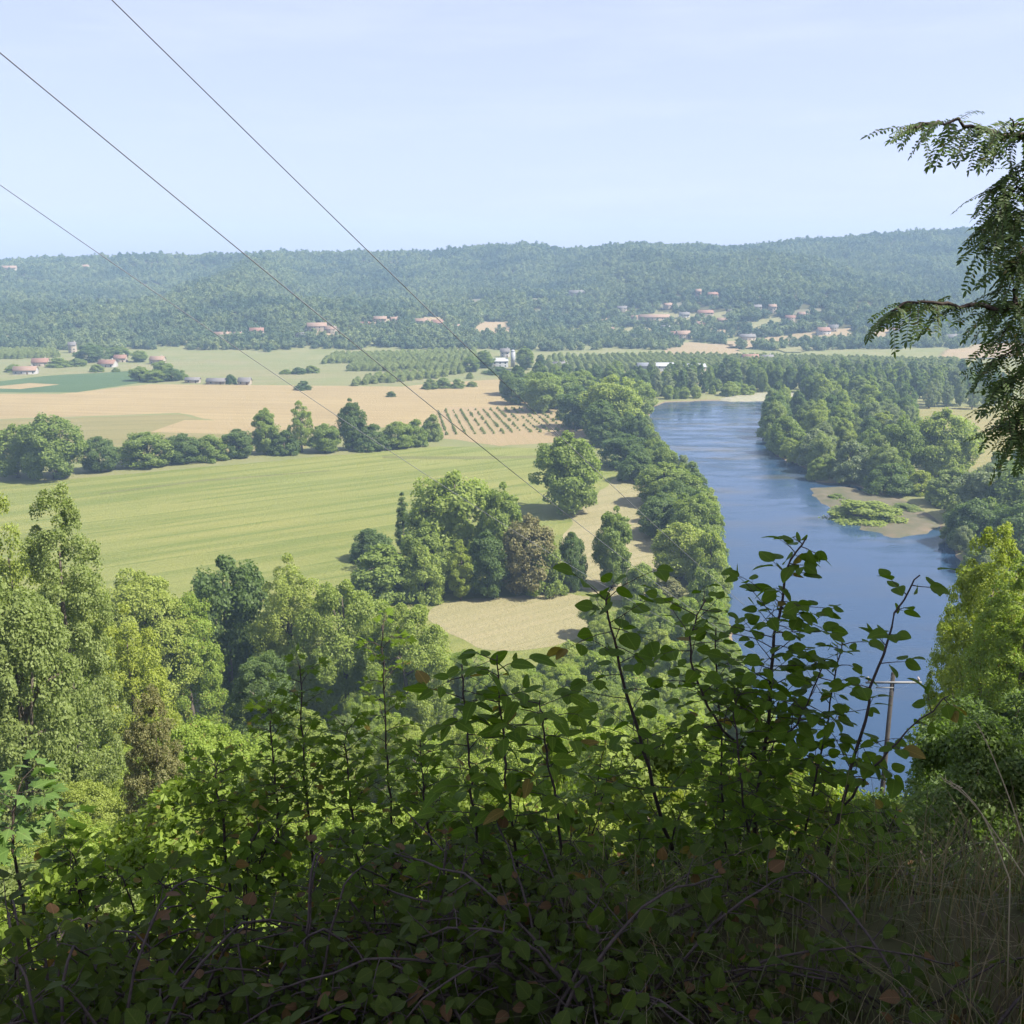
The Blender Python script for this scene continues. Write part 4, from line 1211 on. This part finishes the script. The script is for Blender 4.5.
# ------------------------------------------------------------------ foreground plants
def tpl_ovate(wide=.40, fold=.10, droop=.12):
    t = np.array([0, .07, .22, .42, .62, .80, .93, 1.0]); wv = np.array([.0, .55, .93, 1.0, .84, .55, .25, 0]) * wide
    c = np.stack([np.zeros(8), t, -droop * t * t], 1)
    l = np.stack([-wv, t + .015, -droop * t * t + fold * wv], 1); r_ = l * np.array([-1, 1, 1])
    V = np.concatenate([c, l, r_]); Fq = []
    for k in range(7):
        Fq += [[k, k + 1, 8 + k + 1, 8 + k], [16 + k, 16 + k + 1, k + 1, k]]
    return V, np.array(Fq)


def tpl_maple():
    ang = np.radians([-120, -95, -70, -52, -38, -28, -12, 0, 12, 28, 38, 52, 70, 95, 120])
    rad = np.array([.30, .48, .66, .46, .70, .62, .80, 1.0, .80, .62, .70, .46, .66, .48, .30])
    rad[[4, 10]] = .78; rad[[5, 9]] = .46; rad[[3, 11]] = .40; rad[[6, 8]] = .66
    o = np.stack([np.sin(ang) * rad * .75, .28 + np.cos(ang) * rad * .72, -.10 * rad ** 2], 1)
    V = np.concatenate([[[0, 0, 0]], [[0, .30, .03]], o])
    Fq = [[1, 2 + k + 1, 2 + k] for k in range(14)] + [[1, 2, 0], [1, 0, 16]]
    return V, np.array(Fq)


def tpl_leaflet():
    V = np.array([(0, 0, 0), (-.16, .3, .03), (-.17, .65, .02), (0, 1, -.04), (.17, .65, .02), (.16, .3, .03), (0, .5, 0)])
    return V, np.array([[0, 6, 1], [1, 6, 2], [2, 6, 3], [3, 6, 4], [4, 6, 5], [5, 6, 0]])


TPL = {'ovate': tpl_ovate(.40), 'round': tpl_ovate(.46, .07), 'oblong': tpl_ovate(.27, .08, .2), 'maple': tpl_maple(), 'leaflet': tpl_leaflet()}


def put_leaves(kind, P, D, Nn, S):
    V, Fq = TPL[kind]
    P = np.asarray(P); D = unit(np.asarray(D)); X_ = unit(np.cross(D, np.asarray(Nn))); Zz = np.cross(X_, D)
    S = np.asarray(S)[:, None, None]
    W = P[:, None] + S * (V[None, :, 0:1] * X_[:, None] + V[None, :, 1:2] * D[:, None] + V[None, :, 2:3] * Zz[:, None] * (.2 + 2.4 * ((np.arange(len(P)) * .61803) % 1.0))[:, None, None])
    Fa = Fq[None] + (np.arange(len(P)) * len(V))[:, None, None]
    return W.reshape(-1, 3), Fa.reshape(-1, Fq.shape[1])


def spline(pts, n):
    pts = np.array(pts, float); m_ = len(pts)
    t = np.linspace(0, m_ - 1, n); i = np.minimum(t.astype(int), m_ - 2); f_ = (t - i)[:, None]
    p0 = pts[np.maximum(i - 1, 0)]; p1 = pts[i]; p2 = pts[i + 1]; p3 = pts[np.minimum(i + 2, m_ - 1)]
    return .5 * ((2 * p1) + (-p0 + p2) * f_ + (2 * p0 - 5 * p1 + 4 * p2 - p3) * f_ ** 2 + (-p0 + 3 * p1 - 3 * p2 + p3) * f_ ** 3)


class Plant:
    def __init__(self, seed): self.R = np.random.default_rng(seed); self.b = MB(); self.lv = []

    def leaf(self, p, d, s, up=.8):
        R = self.R
        n = unit(np.array([0, 0, up]) + R.normal(size=3) * .38)
        self.lv.append((p, unit(d + R.normal(size=3) * .12), n, s))

    def petiole(self, p, d, ln, r=.0007):
        q = p + unit(d) * ln
        self.b.tube([p, q], [r, r * .8], 3, False)
        return q

    def twig(self, p, d, ln, leaf, step, r=.0018, droop=.25, pet=.014, opp=False):
        R = self.R; n = max(3, int(ln / step)); pts = [p]; dd = unit(d)
        for k in range(n):
            dd = unit(dd + R.normal(size=3) * .10 + np.array([0, 0, -droop / n]))
            pts.append(pts[-1] + dd * ln / n)
        pts = np.array(pts)
        self.b.tube(pts, np.linspace(r, r * .4, len(pts)), 4, False)
        sd = 1
        for k in range(1, len(pts)):
            tg = unit(pts[k] - pts[k - 1]); lat = unit(np.cross(tg, np.array([0, 0, 1.0])) + R.normal(size=3) * .25)
            for s_ in ((1, -1) if opp else (sd,)):
                if R.random() < .08: continue
                q = self.petiole(pts[k], tg * .5 + lat * s_, pet)
                self.leaf(q, tg * .55 + lat * s_ * .85 + np.array([0, 0, -.12]), leaf * R.uniform(.65, 1.15))
            sd = -sd
        self.leaf(pts[-1], dd + np.array([0, 0, -.15]), leaf * R.uniform(.7, 1.1))

    def stem(self, pts, r0, r1, n=24):
        P = spline(pts, n); P[1:-1] += self.R.normal(size=(n - 2, 3)) * .0035
        self.b.tube(P, np.linspace(r0, r1, n), 6)
        return P

    def branches(self, P, a, b_, cnt, ln, leaf, step, up=.35, opp=False, spread=1.0, **kw):
        R = self.R; ga = R.uniform(0, 6.28)
        for k in range(cnt):
            s_ = a + (b_ - a) * (k + R.uniform(.2, .8)) / cnt
            i = min(int(s_ * (len(P) - 1)), len(P) - 2); f_ = s_ * (len(P) - 1) - i
            p = P[i] * (1 - f_) + P[i + 1] * f_; tg = unit(P[i + 1] - P[i])
            ga += 2.4
            u = unit(np.cross(tg, [0.3, .9, .1])); v = np.cross(tg, u)
            d = (u * math.cos(ga) + v * math.sin(ga)) * spread + tg * up + np.array([0, 0, .1])
            self.twig(p, d, ln * R.uniform(.6, 1.2) * (1.15 - .55 * s_), leaf, step, opp=opp, **kw)

    def done(self, name, label, cat, kind, lmat, smat='dark_stem', group=None, base=None, extra=None):
        base = np.array(base if base is not None else self.b.V[0].mean(0))
        o = empty(name, base); tag(o, label, cat, group)
        self.b.build('stem', M[smat], o, True, off=base)
        P, D, Nn, S = (np.array([l[q] for l in self.lv]) for q in range(4))
        V, Fq = put_leaves(kind, P - base, D, Nn, S)
        TV, TF = TPL[kind]
        uv = np.tile(TV[TF.ravel()][:, :2], (len(P), 1))
        new_obj('foliage', mesh_np('foliage', V, [Fq], True, uv=uv), M[lmat], o)
        return o


def ground_at(px, Yd, below=900):
    x = at_y(px, below, Yd)[0]
    return np.array([x, Yd, T(x, Yd) - .03])


# sapling with rounded leaves left of centre-right
pl = Plant(21)
S1 = pl.stem([ground_at(705, 3.35, 960), at_y(672, 850, 3.25), at_y(640, 740, 3.15), at_y(618, 660, 3.1), at_y(606, 600, 3.1)], .0085, .003)
pl.branches(S1, .42, .96, 18, .21, .058, .042)
for tip in ((650, 568), (578, 578), (612, 585), (640, 600)):
    q = at_y(*tip, 3.08); pl.twig(S1[-1 if tip[1] < 590 else -4], q - S1[-1], np.linalg.norm(q - S1[-1]) + .02, .072, .05)
pl.branches(S1, .12, .5, 18, .32, .058, .042)
pl.done('sapling', 'sapling with large round leaves and one bent dark stem before the tan field', 'sapling', 'round', 'leaf_sapling', base=S1[0])

# tall sapling in front of the river
pl = Plant(22)
S2 = pl.stem([ground_at(745, 3.2, 965), at_y(752, 860, 3.1), at_y(763, 760, 3.05), at_y(772, 660, 3.0), at_y(785, 580, 3.0), at_y(806, 538, 3.0)], .0095, .0025)
pl.branches(S2, .15, .74, 72, .27, .049, .034)
pl.branches(S2, .70, .98, 10, .10, .060, .04)
S2b = pl.stem([S2[9], at_y(715, 720, 3.0), at_y(690, 650, 2.95), at_y(706, 600, 2.95)], .005, .002, 16)
pl.branches(S2b, .1, .98, 20, .17, .048, .035)
S2c = pl.stem([S2[10], at_y(800, 720, 2.95), at_y(825, 660, 2.95)], .004, .002, 12)
pl.branches(S2c, .1, .98, 14, .15, .055, .042)
for (sx, mx, tx, ty, yy) in ((728, 722, 716, 628, 3.15), (790, 812, 842, 640, 3.05), (770, 742, 735, 690, 2.9)):
    Sx = pl.stem([S2[0] + np.array([(sx - 745) / 1024 * 3.2, .05, 0]), at_y(mx, 800, yy), at_y(tx, ty, yy)], .006, .002, 20)
    pl.branches(Sx, .2, .98, 30, .19, .047, .034)
pl.done('sapling', 'tallest leafy sapling standing in front of the river', 'sapling', 'ovate', 'leaf_sapling', base=S2[0])

# slanting sapling to the right
pl = Plant(23)
S3 = pl.stem([ground_at(800, 3.0, 965), at_y(828, 850, 2.9), at_y(852, 770, 2.85), at_y(872, 690, 2.8), at_y(893, 620, 2.8), at_y(920, 575, 2.8)], .0075, .002)
pl.branches(S3, .45, .98, 9, .10, .052, .045)
pl.leaf(at_y(926, 580, 2.8), np.array([.6, .2, -.3]), .06); pl.leaf(at_y(938, 570, 2.8), np.array([.9, .2, .1]), .055)
S3b = pl.stem([S3[7], at_y(868, 775, 2.75), at_y(905, 735, 2.7), at_y(950, 695, 2.7)], .0045, .0018, 14)
pl.branches(S3b, .25, .98, 7, .09, .062, .045)
pl.branches(S3, .08, .45, 20, .24, .048, .036)
pl.done('sapling', 'thin slanting sapling reaching right across the river and the pole', 'sapling', 'ovate', 'leaf_sapling', base=S3[0])

# shoots with oblong leaves, centre
for k, (xx, top, sd) in enumerate([(497, 655, 31), (462, 665, 32), (540, 700, 33)]):
    pl = Plant(sd)
    St = pl.stem([ground_at(525 + 8 * k, 2.9 + .1 * k, 980), at_y(xx + 20, 860, 2.8), at_y(xx + 8, 760, 2.75), at_y(xx, top, 2.75)], .006, .002)
    pl.branches(St, .2, .98, 28, .17, .068, .046, pet=.01)
    pl.done('shoot', ['upright shoot with long drooping leaves, middle one of three near the centre', 'left shoot of the three with long drooping leaves near the centre',
                      'right and shorter shoot of the three with long drooping leaves'][k], 'shoot', 'oblong', 'leaf_sapling', base=St[0], group='long leaved shoots')
# dark field maple shoots
for k, (xx, top, Yd, sd) in enumerate([(300, 665, 3.6, 41), (382, 625, 3.8, 42), (270, 700, 3.5, 43), (345, 720, 3.5, 44), (420, 740, 3.5, 45), (215, 760, 3.3, 46)]):
    pl = Plant(sd)
    St = pl.stem([ground_at(xx + 25, Yd, 960), at_y(xx + 12, 860, Yd), at_y(xx + 4, (top + 860) / 2, Yd), at_y(xx, top, Yd)], .007, .002)
    pl.branches(St, .12, .97, 44, .16, .042, .028, opp=True, up=.6, pet=.012)
    pl.done('maple_shoot', ['upright maple shoot with small lobed leaves, left of the two tall ones', 'tallest dark maple shoot with small lobed leaves in the left centre',
                            'short maple shoot left of the two tall maple shoots', 'short maple shoot between the two tall maple shoots',
                            'short maple shoot right of the tallest maple shoot', 'lowest maple shoot nearest the left thicket'][k], 'shoot', 'maple', 'leaf_sapling', base=St[0], group='maple shoots')
# hazel-like shrubs with many fine twigs, between the shoots
for k, (xx, top, Yd, sd) in enumerate([(455, 770, 3.9, 71), (575, 740, 3.7, 72), (640, 800, 3.3, 73), (150, 850, 3.4, 74), (90, 830, 3.6, 75), (380, 800, 3.3, 76), (520, 820, 3.2, 77), (860, 800, 3.4, 78), (720, 790, 3.5, 79), (240, 820, 3.3, 80)]):
    pl = Plant(sd)
    P0 = ground_at(xx + 8, Yd, 950)
    for c in range(4):
        dx = pl.R.uniform(-45, 45); tp_ = top + pl.R.uniform(0, 70)
        St = pl.stem([P0, at_y(xx + dx * .3, (top + 950) / 2 + 20, Yd), at_y(xx + dx, tp_, Yd + pl.R.uniform(-.15, .15))], .005, .0016)
        pl.branches(St, .15, .98, 17, .15, .046, .036)
    lab = ['right of the tallest maple shoot', 'under the bent round leaved sapling', 'at the foot of the bent round leaved sapling', 'low in the left corner thicket', 'beside the bright maple at the left edge',
           'below the tallest maple shoot', 'at the feet of the long leaved shoots', 'at the foot of the slanting sapling', 'at the foot of the tallest sapling', 'between the left corner and the maple shoots'][k]
    pl.done('hazel_shrub', 'small leaved hazel shrub ' + lab, 'shrub', 'round', 'leaf_sapling', base=P0, group='hazel shrubs in the foreground')
# sunlit maple at the left edge
pl = Plant(51)
St = pl.stem([ground_at(40, 3.6, 960), at_y(22, 900, 3.6), at_y(12, 830, 3.6), at_y(20, 785, 3.6)], .008, .003)
pl.branches(St, .35, .98, 16, .24, .085, .05, opp=True, pet=.03)
pl.done('maple_shoot', 'maple with broad bright lobed leaves at the left frame edge', 'shoot', 'maple', 'leaf_maple', base=St[0])

# bramble bushes: two originals, then copies
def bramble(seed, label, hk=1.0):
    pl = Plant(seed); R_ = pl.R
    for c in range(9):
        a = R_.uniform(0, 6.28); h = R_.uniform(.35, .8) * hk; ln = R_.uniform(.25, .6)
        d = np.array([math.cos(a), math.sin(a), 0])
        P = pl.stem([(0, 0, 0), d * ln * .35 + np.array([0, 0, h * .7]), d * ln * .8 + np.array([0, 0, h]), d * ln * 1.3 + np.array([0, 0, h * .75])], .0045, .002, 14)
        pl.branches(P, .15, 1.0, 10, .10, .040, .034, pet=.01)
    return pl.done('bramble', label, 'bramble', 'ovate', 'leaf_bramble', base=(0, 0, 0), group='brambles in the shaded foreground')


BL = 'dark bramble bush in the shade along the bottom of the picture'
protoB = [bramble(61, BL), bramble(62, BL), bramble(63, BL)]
protoL = [bramble(64, BL, .32), bramble(65, BL, .32)]
Rb = random.Random(9)
spots = []
for k in range(170):
    Yd = Rb.uniform(1.75, 4.6) if k < 110 else Rb.uniform(2.2, 6.5); lo, hi = -.62, .52
    x = Rb.uniform(lo, hi) * Yd
    if x > .02 and Yd < 2.3 and Rb.random() < .35: continue
    px, _ = proj((x, Yd, T(x, Yd) + .5))
    room = at_y(px, np.interp(px, [0, 150, 300, 420, 600, 800, 1024], [915, 920, 905, 890, 905, 915, 900]) + Rb.uniform(-50, 110), Yd)[2] - T(x, Yd)
    if room < .10: continue
    spots.append((x, Yd, room))
used = set()
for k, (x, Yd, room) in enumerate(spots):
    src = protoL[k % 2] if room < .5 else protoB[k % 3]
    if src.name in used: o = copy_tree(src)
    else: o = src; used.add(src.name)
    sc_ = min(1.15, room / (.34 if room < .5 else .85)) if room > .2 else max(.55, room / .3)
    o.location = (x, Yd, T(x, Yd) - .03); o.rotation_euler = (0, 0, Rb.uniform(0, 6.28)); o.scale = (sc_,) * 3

# ground litter and ivy, grass
Rg = np.random.default_rng(5)
n = 16000
x = Rg.uniform(-4.5, 4.5, n); y = Rg.uniform(.9, 8.5, n)
C = np.stack([x, y, terrain(x, y) + Rg.uniform(.005, .09, n)], 1)
V, Fq = leaf_quads(C, unit(Rg.normal(size=(n, 3)) * .5 + np.array([0, 0, .8])), Rg.uniform(.012, .034, n), .55, Rg)
tag(new_obj('leaf_litter', mesh_np('leaf_litter', V, [Fq]), M['litter']), 'brown leaf litter and ivy on the shaded ground', 'litter', kind='stuff')


def blades(n, xr, yr, hmin, hmax, wd, seed):
    R_ = np.random.default_rng(seed)
    x = R_.uniform(*xr, n); y = R_.uniform(*yr, n)
    keep = vnoise(x * 2.2, y * 2.2 + 7) > -.35; x, y = x[keep], y[keep]; n = len(x)
    z = terrain(x, y) - .01
    a = R_.uniform(0, 6.28, n); h = R_.uniform(hmin, hmax, n); lean = R_.uniform(.25, 1.0, n)
    d = np.stack([np.cos(a), np.sin(a)], 1); sdv = np.stack([-d[:, 1], d[:, 0]], 1)
    rows_ = []
    for k, t in enumerate((0, .35, .7, 1.0)):
        c = np.stack([x + d[:, 0] * h * lean * t ** 2 * .8, y + d[:, 1] * h * lean * t ** 2 * .8, z + h * (t - .45 * lean * t ** 2)], 1)
        w_ = wd * (1 - t * .85)
        off = np.stack([sdv[:, 0] * w_, sdv[:, 1] * w_, np.zeros(n)], 1)
        rows_ += [c - off, c + off]
    V = np.stack(rows_, 1).reshape(-1, 3); b0 = np.arange(n)[:, None] * 8
    Fq = np.concatenate([b0 + np.array([[0, 1, 3, 2]]) + 2 * k for k in range(3)])
    return V, Fq


V, Fq = blades(5200, (.12, 3.2), (1.35, 2.7), .10, .30, .0022, 3)
tag(new_obj('grass', mesh_np('grass', V, [Fq]), M['grass']), 'long tangled green and dry grass at the lower right', 'grass', kind='stuff')
V, Fq = blades(1700, (.9, 3.2), (1.5, 3.8), .22, .52, .0022, 8)
M['dry_grass'] = leaf_mat('dry_grass', (.110, .085, .035), (.210, .160, .080), (.07, .08, .025), .2, trans=.25)
tag(new_obj('grass', mesh_np('dry_grass', V, [Fq]), M['dry_grass']), 'tall brown dry grass at the right edge', 'grass', kind='stuff')
V, Fq = blades(5000, (-7, 7), (3.8, 12), .08, .25, .003, 4)
tag(new_obj('grass', mesh_np('slope_grass', V, [Fq]), M['grass']), 'rough grass on the slope under the bushes', 'grass', kind='stuff')

# dry stalks
for k, (pts, lab) in enumerate([([(1010, 880), (985, 820), (962, 790), (943, 779)], 'lowest bent dry grass stalk at the right'),
                                ([(1030, 860), (1010, 800), (990, 750), (978, 725)], 'long pale dry stalk with a seed head at the right edge'),
                                ([(1040, 900), (1000, 840), (970, 800), (946, 782)], 'dry grass stalk crossing beside the lowest bent one')]):
    P = spline([at_y(a, b, 2.0 + .05 * k) for a, b in pts], 14)
    gx = P[0]; root = np.array([gx[0] + .05, gx[1] + .02, T(gx[0] + .05, gx[1] + .02)])
    P = np.concatenate([[root], P])
    b = MB(); b.tube(P, np.linspace(.002, .0009, len(P)), 4)
    o = empty('dry_stalk', root); tag(o, lab, 'grass stalk', 'dry grass stalks')
    b.build('stem', M['straw'], o, True, off=root)
    h = MB(); e = P[-1]; d = unit(P[-1] - P[-3])
    for q in range(9):
        s0 = e - d * .006 * q; h.tube([s0, s0 + d * .008 + Rg.normal(size=3) * .003], [.0012, .0004], 4, False)
    h.build('seed_head', M['straw'], o, True, off=root)

# ------------------------------------------------------------------ locust tree on the right (and the oak beside it that shades the viewpoint)
def locust():
    R_ = np.random.default_rng(88); b = MB()
    root = np.array([4.3, 5.4, T(4.3, 5.4) - .1])
    lP = []; lD = []; lN = []; lS = []

    def frond(p, d, ln, dense=12):
        d = unit(d); n = dense; dd = d.copy(); q = p.copy(); pts = [q]
        for k in range(n):
            dd = unit(dd + np.array([0, 0, -.05])); q = q + dd * ln / n; pts.append(q)
        pts = np.array(pts)
        b.tube(pts, np.linspace(.0014, .0006, len(pts)), 3, False)
        lat = unit(np.cross(dd, np.array([0, 0, 1.0])) + R_.normal(size=3) * .3)
        nrm = unit(np.cross(lat, dd)); nrm = nrm if nrm[2] > 0 else -nrm
        for k in range(1, n + 1):
            tg = unit(pts[k] - pts[k - 1])
            for s_ in (1, -1):
                lP.append(pts[k]); lD.append(lat * s_ + tg * .25 + R_.normal(size=3) * .12 + np.array([0, 0, -.12])); lN.append(nrm + R_.normal(size=3) * .2); lS.append(ln * .115 * R_.uniform(.8, 1.15))
        lP.append(pts[-1]); lD.append(dd); lN.append(nrm); lS.append(ln * .15)

    def limb(pts, r0, r1, n, fr, ln, lo=.25):
        P = spline(pts, n); P[1:-1] += R_.normal(size=(n - 2, 3)) * .012
        b.tube(P, np.linspace(r0, r1, n), 5)
        for k in range(fr):
            s_ = lo + (1 - lo) * (k + R_.random()) / fr
            i = min(int(s_ * (n - 1)), n - 2); tg = unit(P[i + 1] - P[i])
            d = tg * .45 + R_.normal(size=3) * np.array([.75, .75, .30]) + np.array([0, 0, -.22])
            frond(P[i] + (P[i + 1] - P[i]) * R_.random(), d, ln * R_.uniform(.7, 1.15))
        return P
    trunk = spline([root, root + (.05, 0, 1.4), root + (-.1, .1, 3.2), root + (.15, .0, 5.2), root + (.1, .1, 7.6)], 20)
    b.tube(trunk, np.linspace(.15, .04, 20), 9)
    # limbs seen in the photograph
    def tp(z): return trunk[int(np.argmin(np.abs(trunk[:, 2] - z)))]
    limb([tp(99.3), at_y(1065, 170, 5.0), at_y(1010, 138, 4.9), at_y(955, 122, 4.8), at_y(915, 126, 4.7)], .02, .003, 26, 46, .20, .35)
    limb([tp(99.6), at_y(1085, 160, 5.0), at_y(1045, 130, 4.9), at_y(1010, 118, 4.8)], .016, .003, 20, 24, .22, .4)
    limb([tp(98.6), at_y(1050, 285, 5.0), at_y(1010, 310, 4.9), at_y(960, 305, 4.8), at_y(915, 300, 4.75), at_y(890, 312, 4.7)], .02, .003, 26, 44, .20, .35)
    for (a, c, d_, e_) in [(1040, 230, 1000, 215), (1040, 250, 985, 250), (1045, 330, 1000, 345), (1050, 365, 1005, 385), (1050, 200, 990, 190), (1050, 405, 1012, 425),
                           (1055, 280, 1005, 290), (1060, 180, 1000, 205), (1060, 350, 990, 365), (1060, 225, 1000, 232), (1060, 320, 1005, 300), (1060, 395, 1005, 405), (1070, 420, 1010, 440), (1060, 260, 1010, 268)]:
        limb([tp(98 + R_.random() * 1.4), at_y(a + 15, c, 5.1), at_y(d_, e_, 4.9)], .012, .002, 14, 50, .20, .2)
    # the rest of the crown, outside the frame, to the right and overhead
    for k in range(120):
        a = R_.uniform(0, 6.28); rr = R_.uniform(.8, 3.6); z = R_.uniform(98.6, 106.5)
        shp = max(.25, 1 - ((z - 102.3) / 5.0) ** 2)
        e = np.array([root[0] + .6 + rr * math.cos(a) * shp, root[1] - .4 + rr * math.sin(a) * shp, z])
        q = (e - EYE); dep = q @ FW
        if dep > .3:
            u_ = 512 + F * (q @ RT) / dep; v_ = 512 - F * (q @ UP) / dep
            if -60 < u_ < 1075 and -60 < v_ < 1100: continue
        if e[1] < 1.2 and abs(e[0]) < 1.5: continue
        s0 = tp(z - R_.uniform(.4, 1.6)); mid = (s0 + e) / 2 + np.array([0, 0, .25])
        limb([s0, mid, e], .018, .003, 12, 30, .24, .3)
    o = empty('locust_tree', root); tag(o, 'locust tree with feathery leaves reaching in at the right edge', 'tree')
    b.build('trunk', M['dark_stem'], o, True, off=root)
    V, Fq = put_leaves('leaflet', np.array(lP) - root, np.array(lD), unit(np.array(lN)), np.array(lS) * 1.25)
    new_obj('crown', mesh_np('crown', V, [Fq], True), M['leaf_locust'], o)


locust()
R2 = random.Random(3)
plant_tree('oak_tree', 'slope', 'leaf_dark', (8.2, -.2, T(8.2, -.2) - .2), 12.0, 7.0, 'oak standing beside the viewpoint just outside the right of the picture', 'tree', None, True, R2)

# ------------------------------------------------------------------ power pole and wires
M['pole_wood'] = plain_mat('pole_wood', (.05, .043, .036), (.035, .03, .026), 5)
M['steel'] = plain_mat('galvanised_steel', (.22, .22, .22), (.17, .17, .17), 4, rough=.6, metal=.2)
M['porcelain'] = plain_mat('porcelain', (.30, .26, .24), (.24, .2, .19), 4, rough=.25)
M['wire'] = plain_mat('wire', (.20, .205, .22), (.16, .165, .18), 2, rough=.5)
pt = unproj(893, 677, 55)
gz = T(pt[0], pt[1])
o = empty('utility_pole', (pt[0], pt[1], gz - .3)); tag(o, 'wooden utility pole with steel crossarm standing before the river', 'utility pole')
hh = pt[2] - gz + .3
b = MB(); b.tube([(0, 0, 0), (0, 0, hh * .5), (0, 0, hh + .25)], [.17, .145, .11], 12); b.build('shaft', M['pole_wood'], o, True)
b = MB(); b.box((0, -.15, hh - .25), (3.0, .09, .10)); b.box((-.45, -.14, hh - .55), (.95, .05, .06)); 
arm = b.build('crossarm', M['steel'], o)
ends = [unproj(918, 677, 55), unproj(893, 675, 55), unproj(868, 677, 55)]
for e in ends:
    b = MB(); q = e - np.array([pt[0], pt[1], gz - .3])
    b.tube([(q[0], q[1] if abs(q[0]) < .3 else -.15, hh - .2), (q[0], q[1] if abs(q[0]) < .3 else -.15, hh - .08), (q[0], q[1], q[2])], [.03, .07, .045], 8)
    b.build('insulator', M['porcelain'], o)
for e, (ax, ay, d1, sag), lab in zip(ends, [(-40, -150, 3, 1.6), (-60, 3, 3, 1.6), (-60, 143, 8, 1.6)],
                                     ['topmost and steepest of the three power lines', 'middle one of the three power lines', 'lowest of the three power lines at the left']):
    P1 = unproj(ax, ay, d1); t = np.linspace(0, 1.0, 160)[:, None]
    t = np.where(t > .8, .8 + (t - .8), t)
    L = e + (P1 - e) * t - np.array([0, 0, 1]) * sag * 4 * t * (1 - t)
    L = np.concatenate([L, [L[-1] + (L[-1] - L[-2]) * 30]])
    wr_ = .0024 if d1 < 5 else .0038
    b = MB(); b.tube(L, wr_, 6)
    tag(b.build('power_line', M['wire'], None, True), lab + ', grey wire crossing the sky', 'power line', 'power lines')
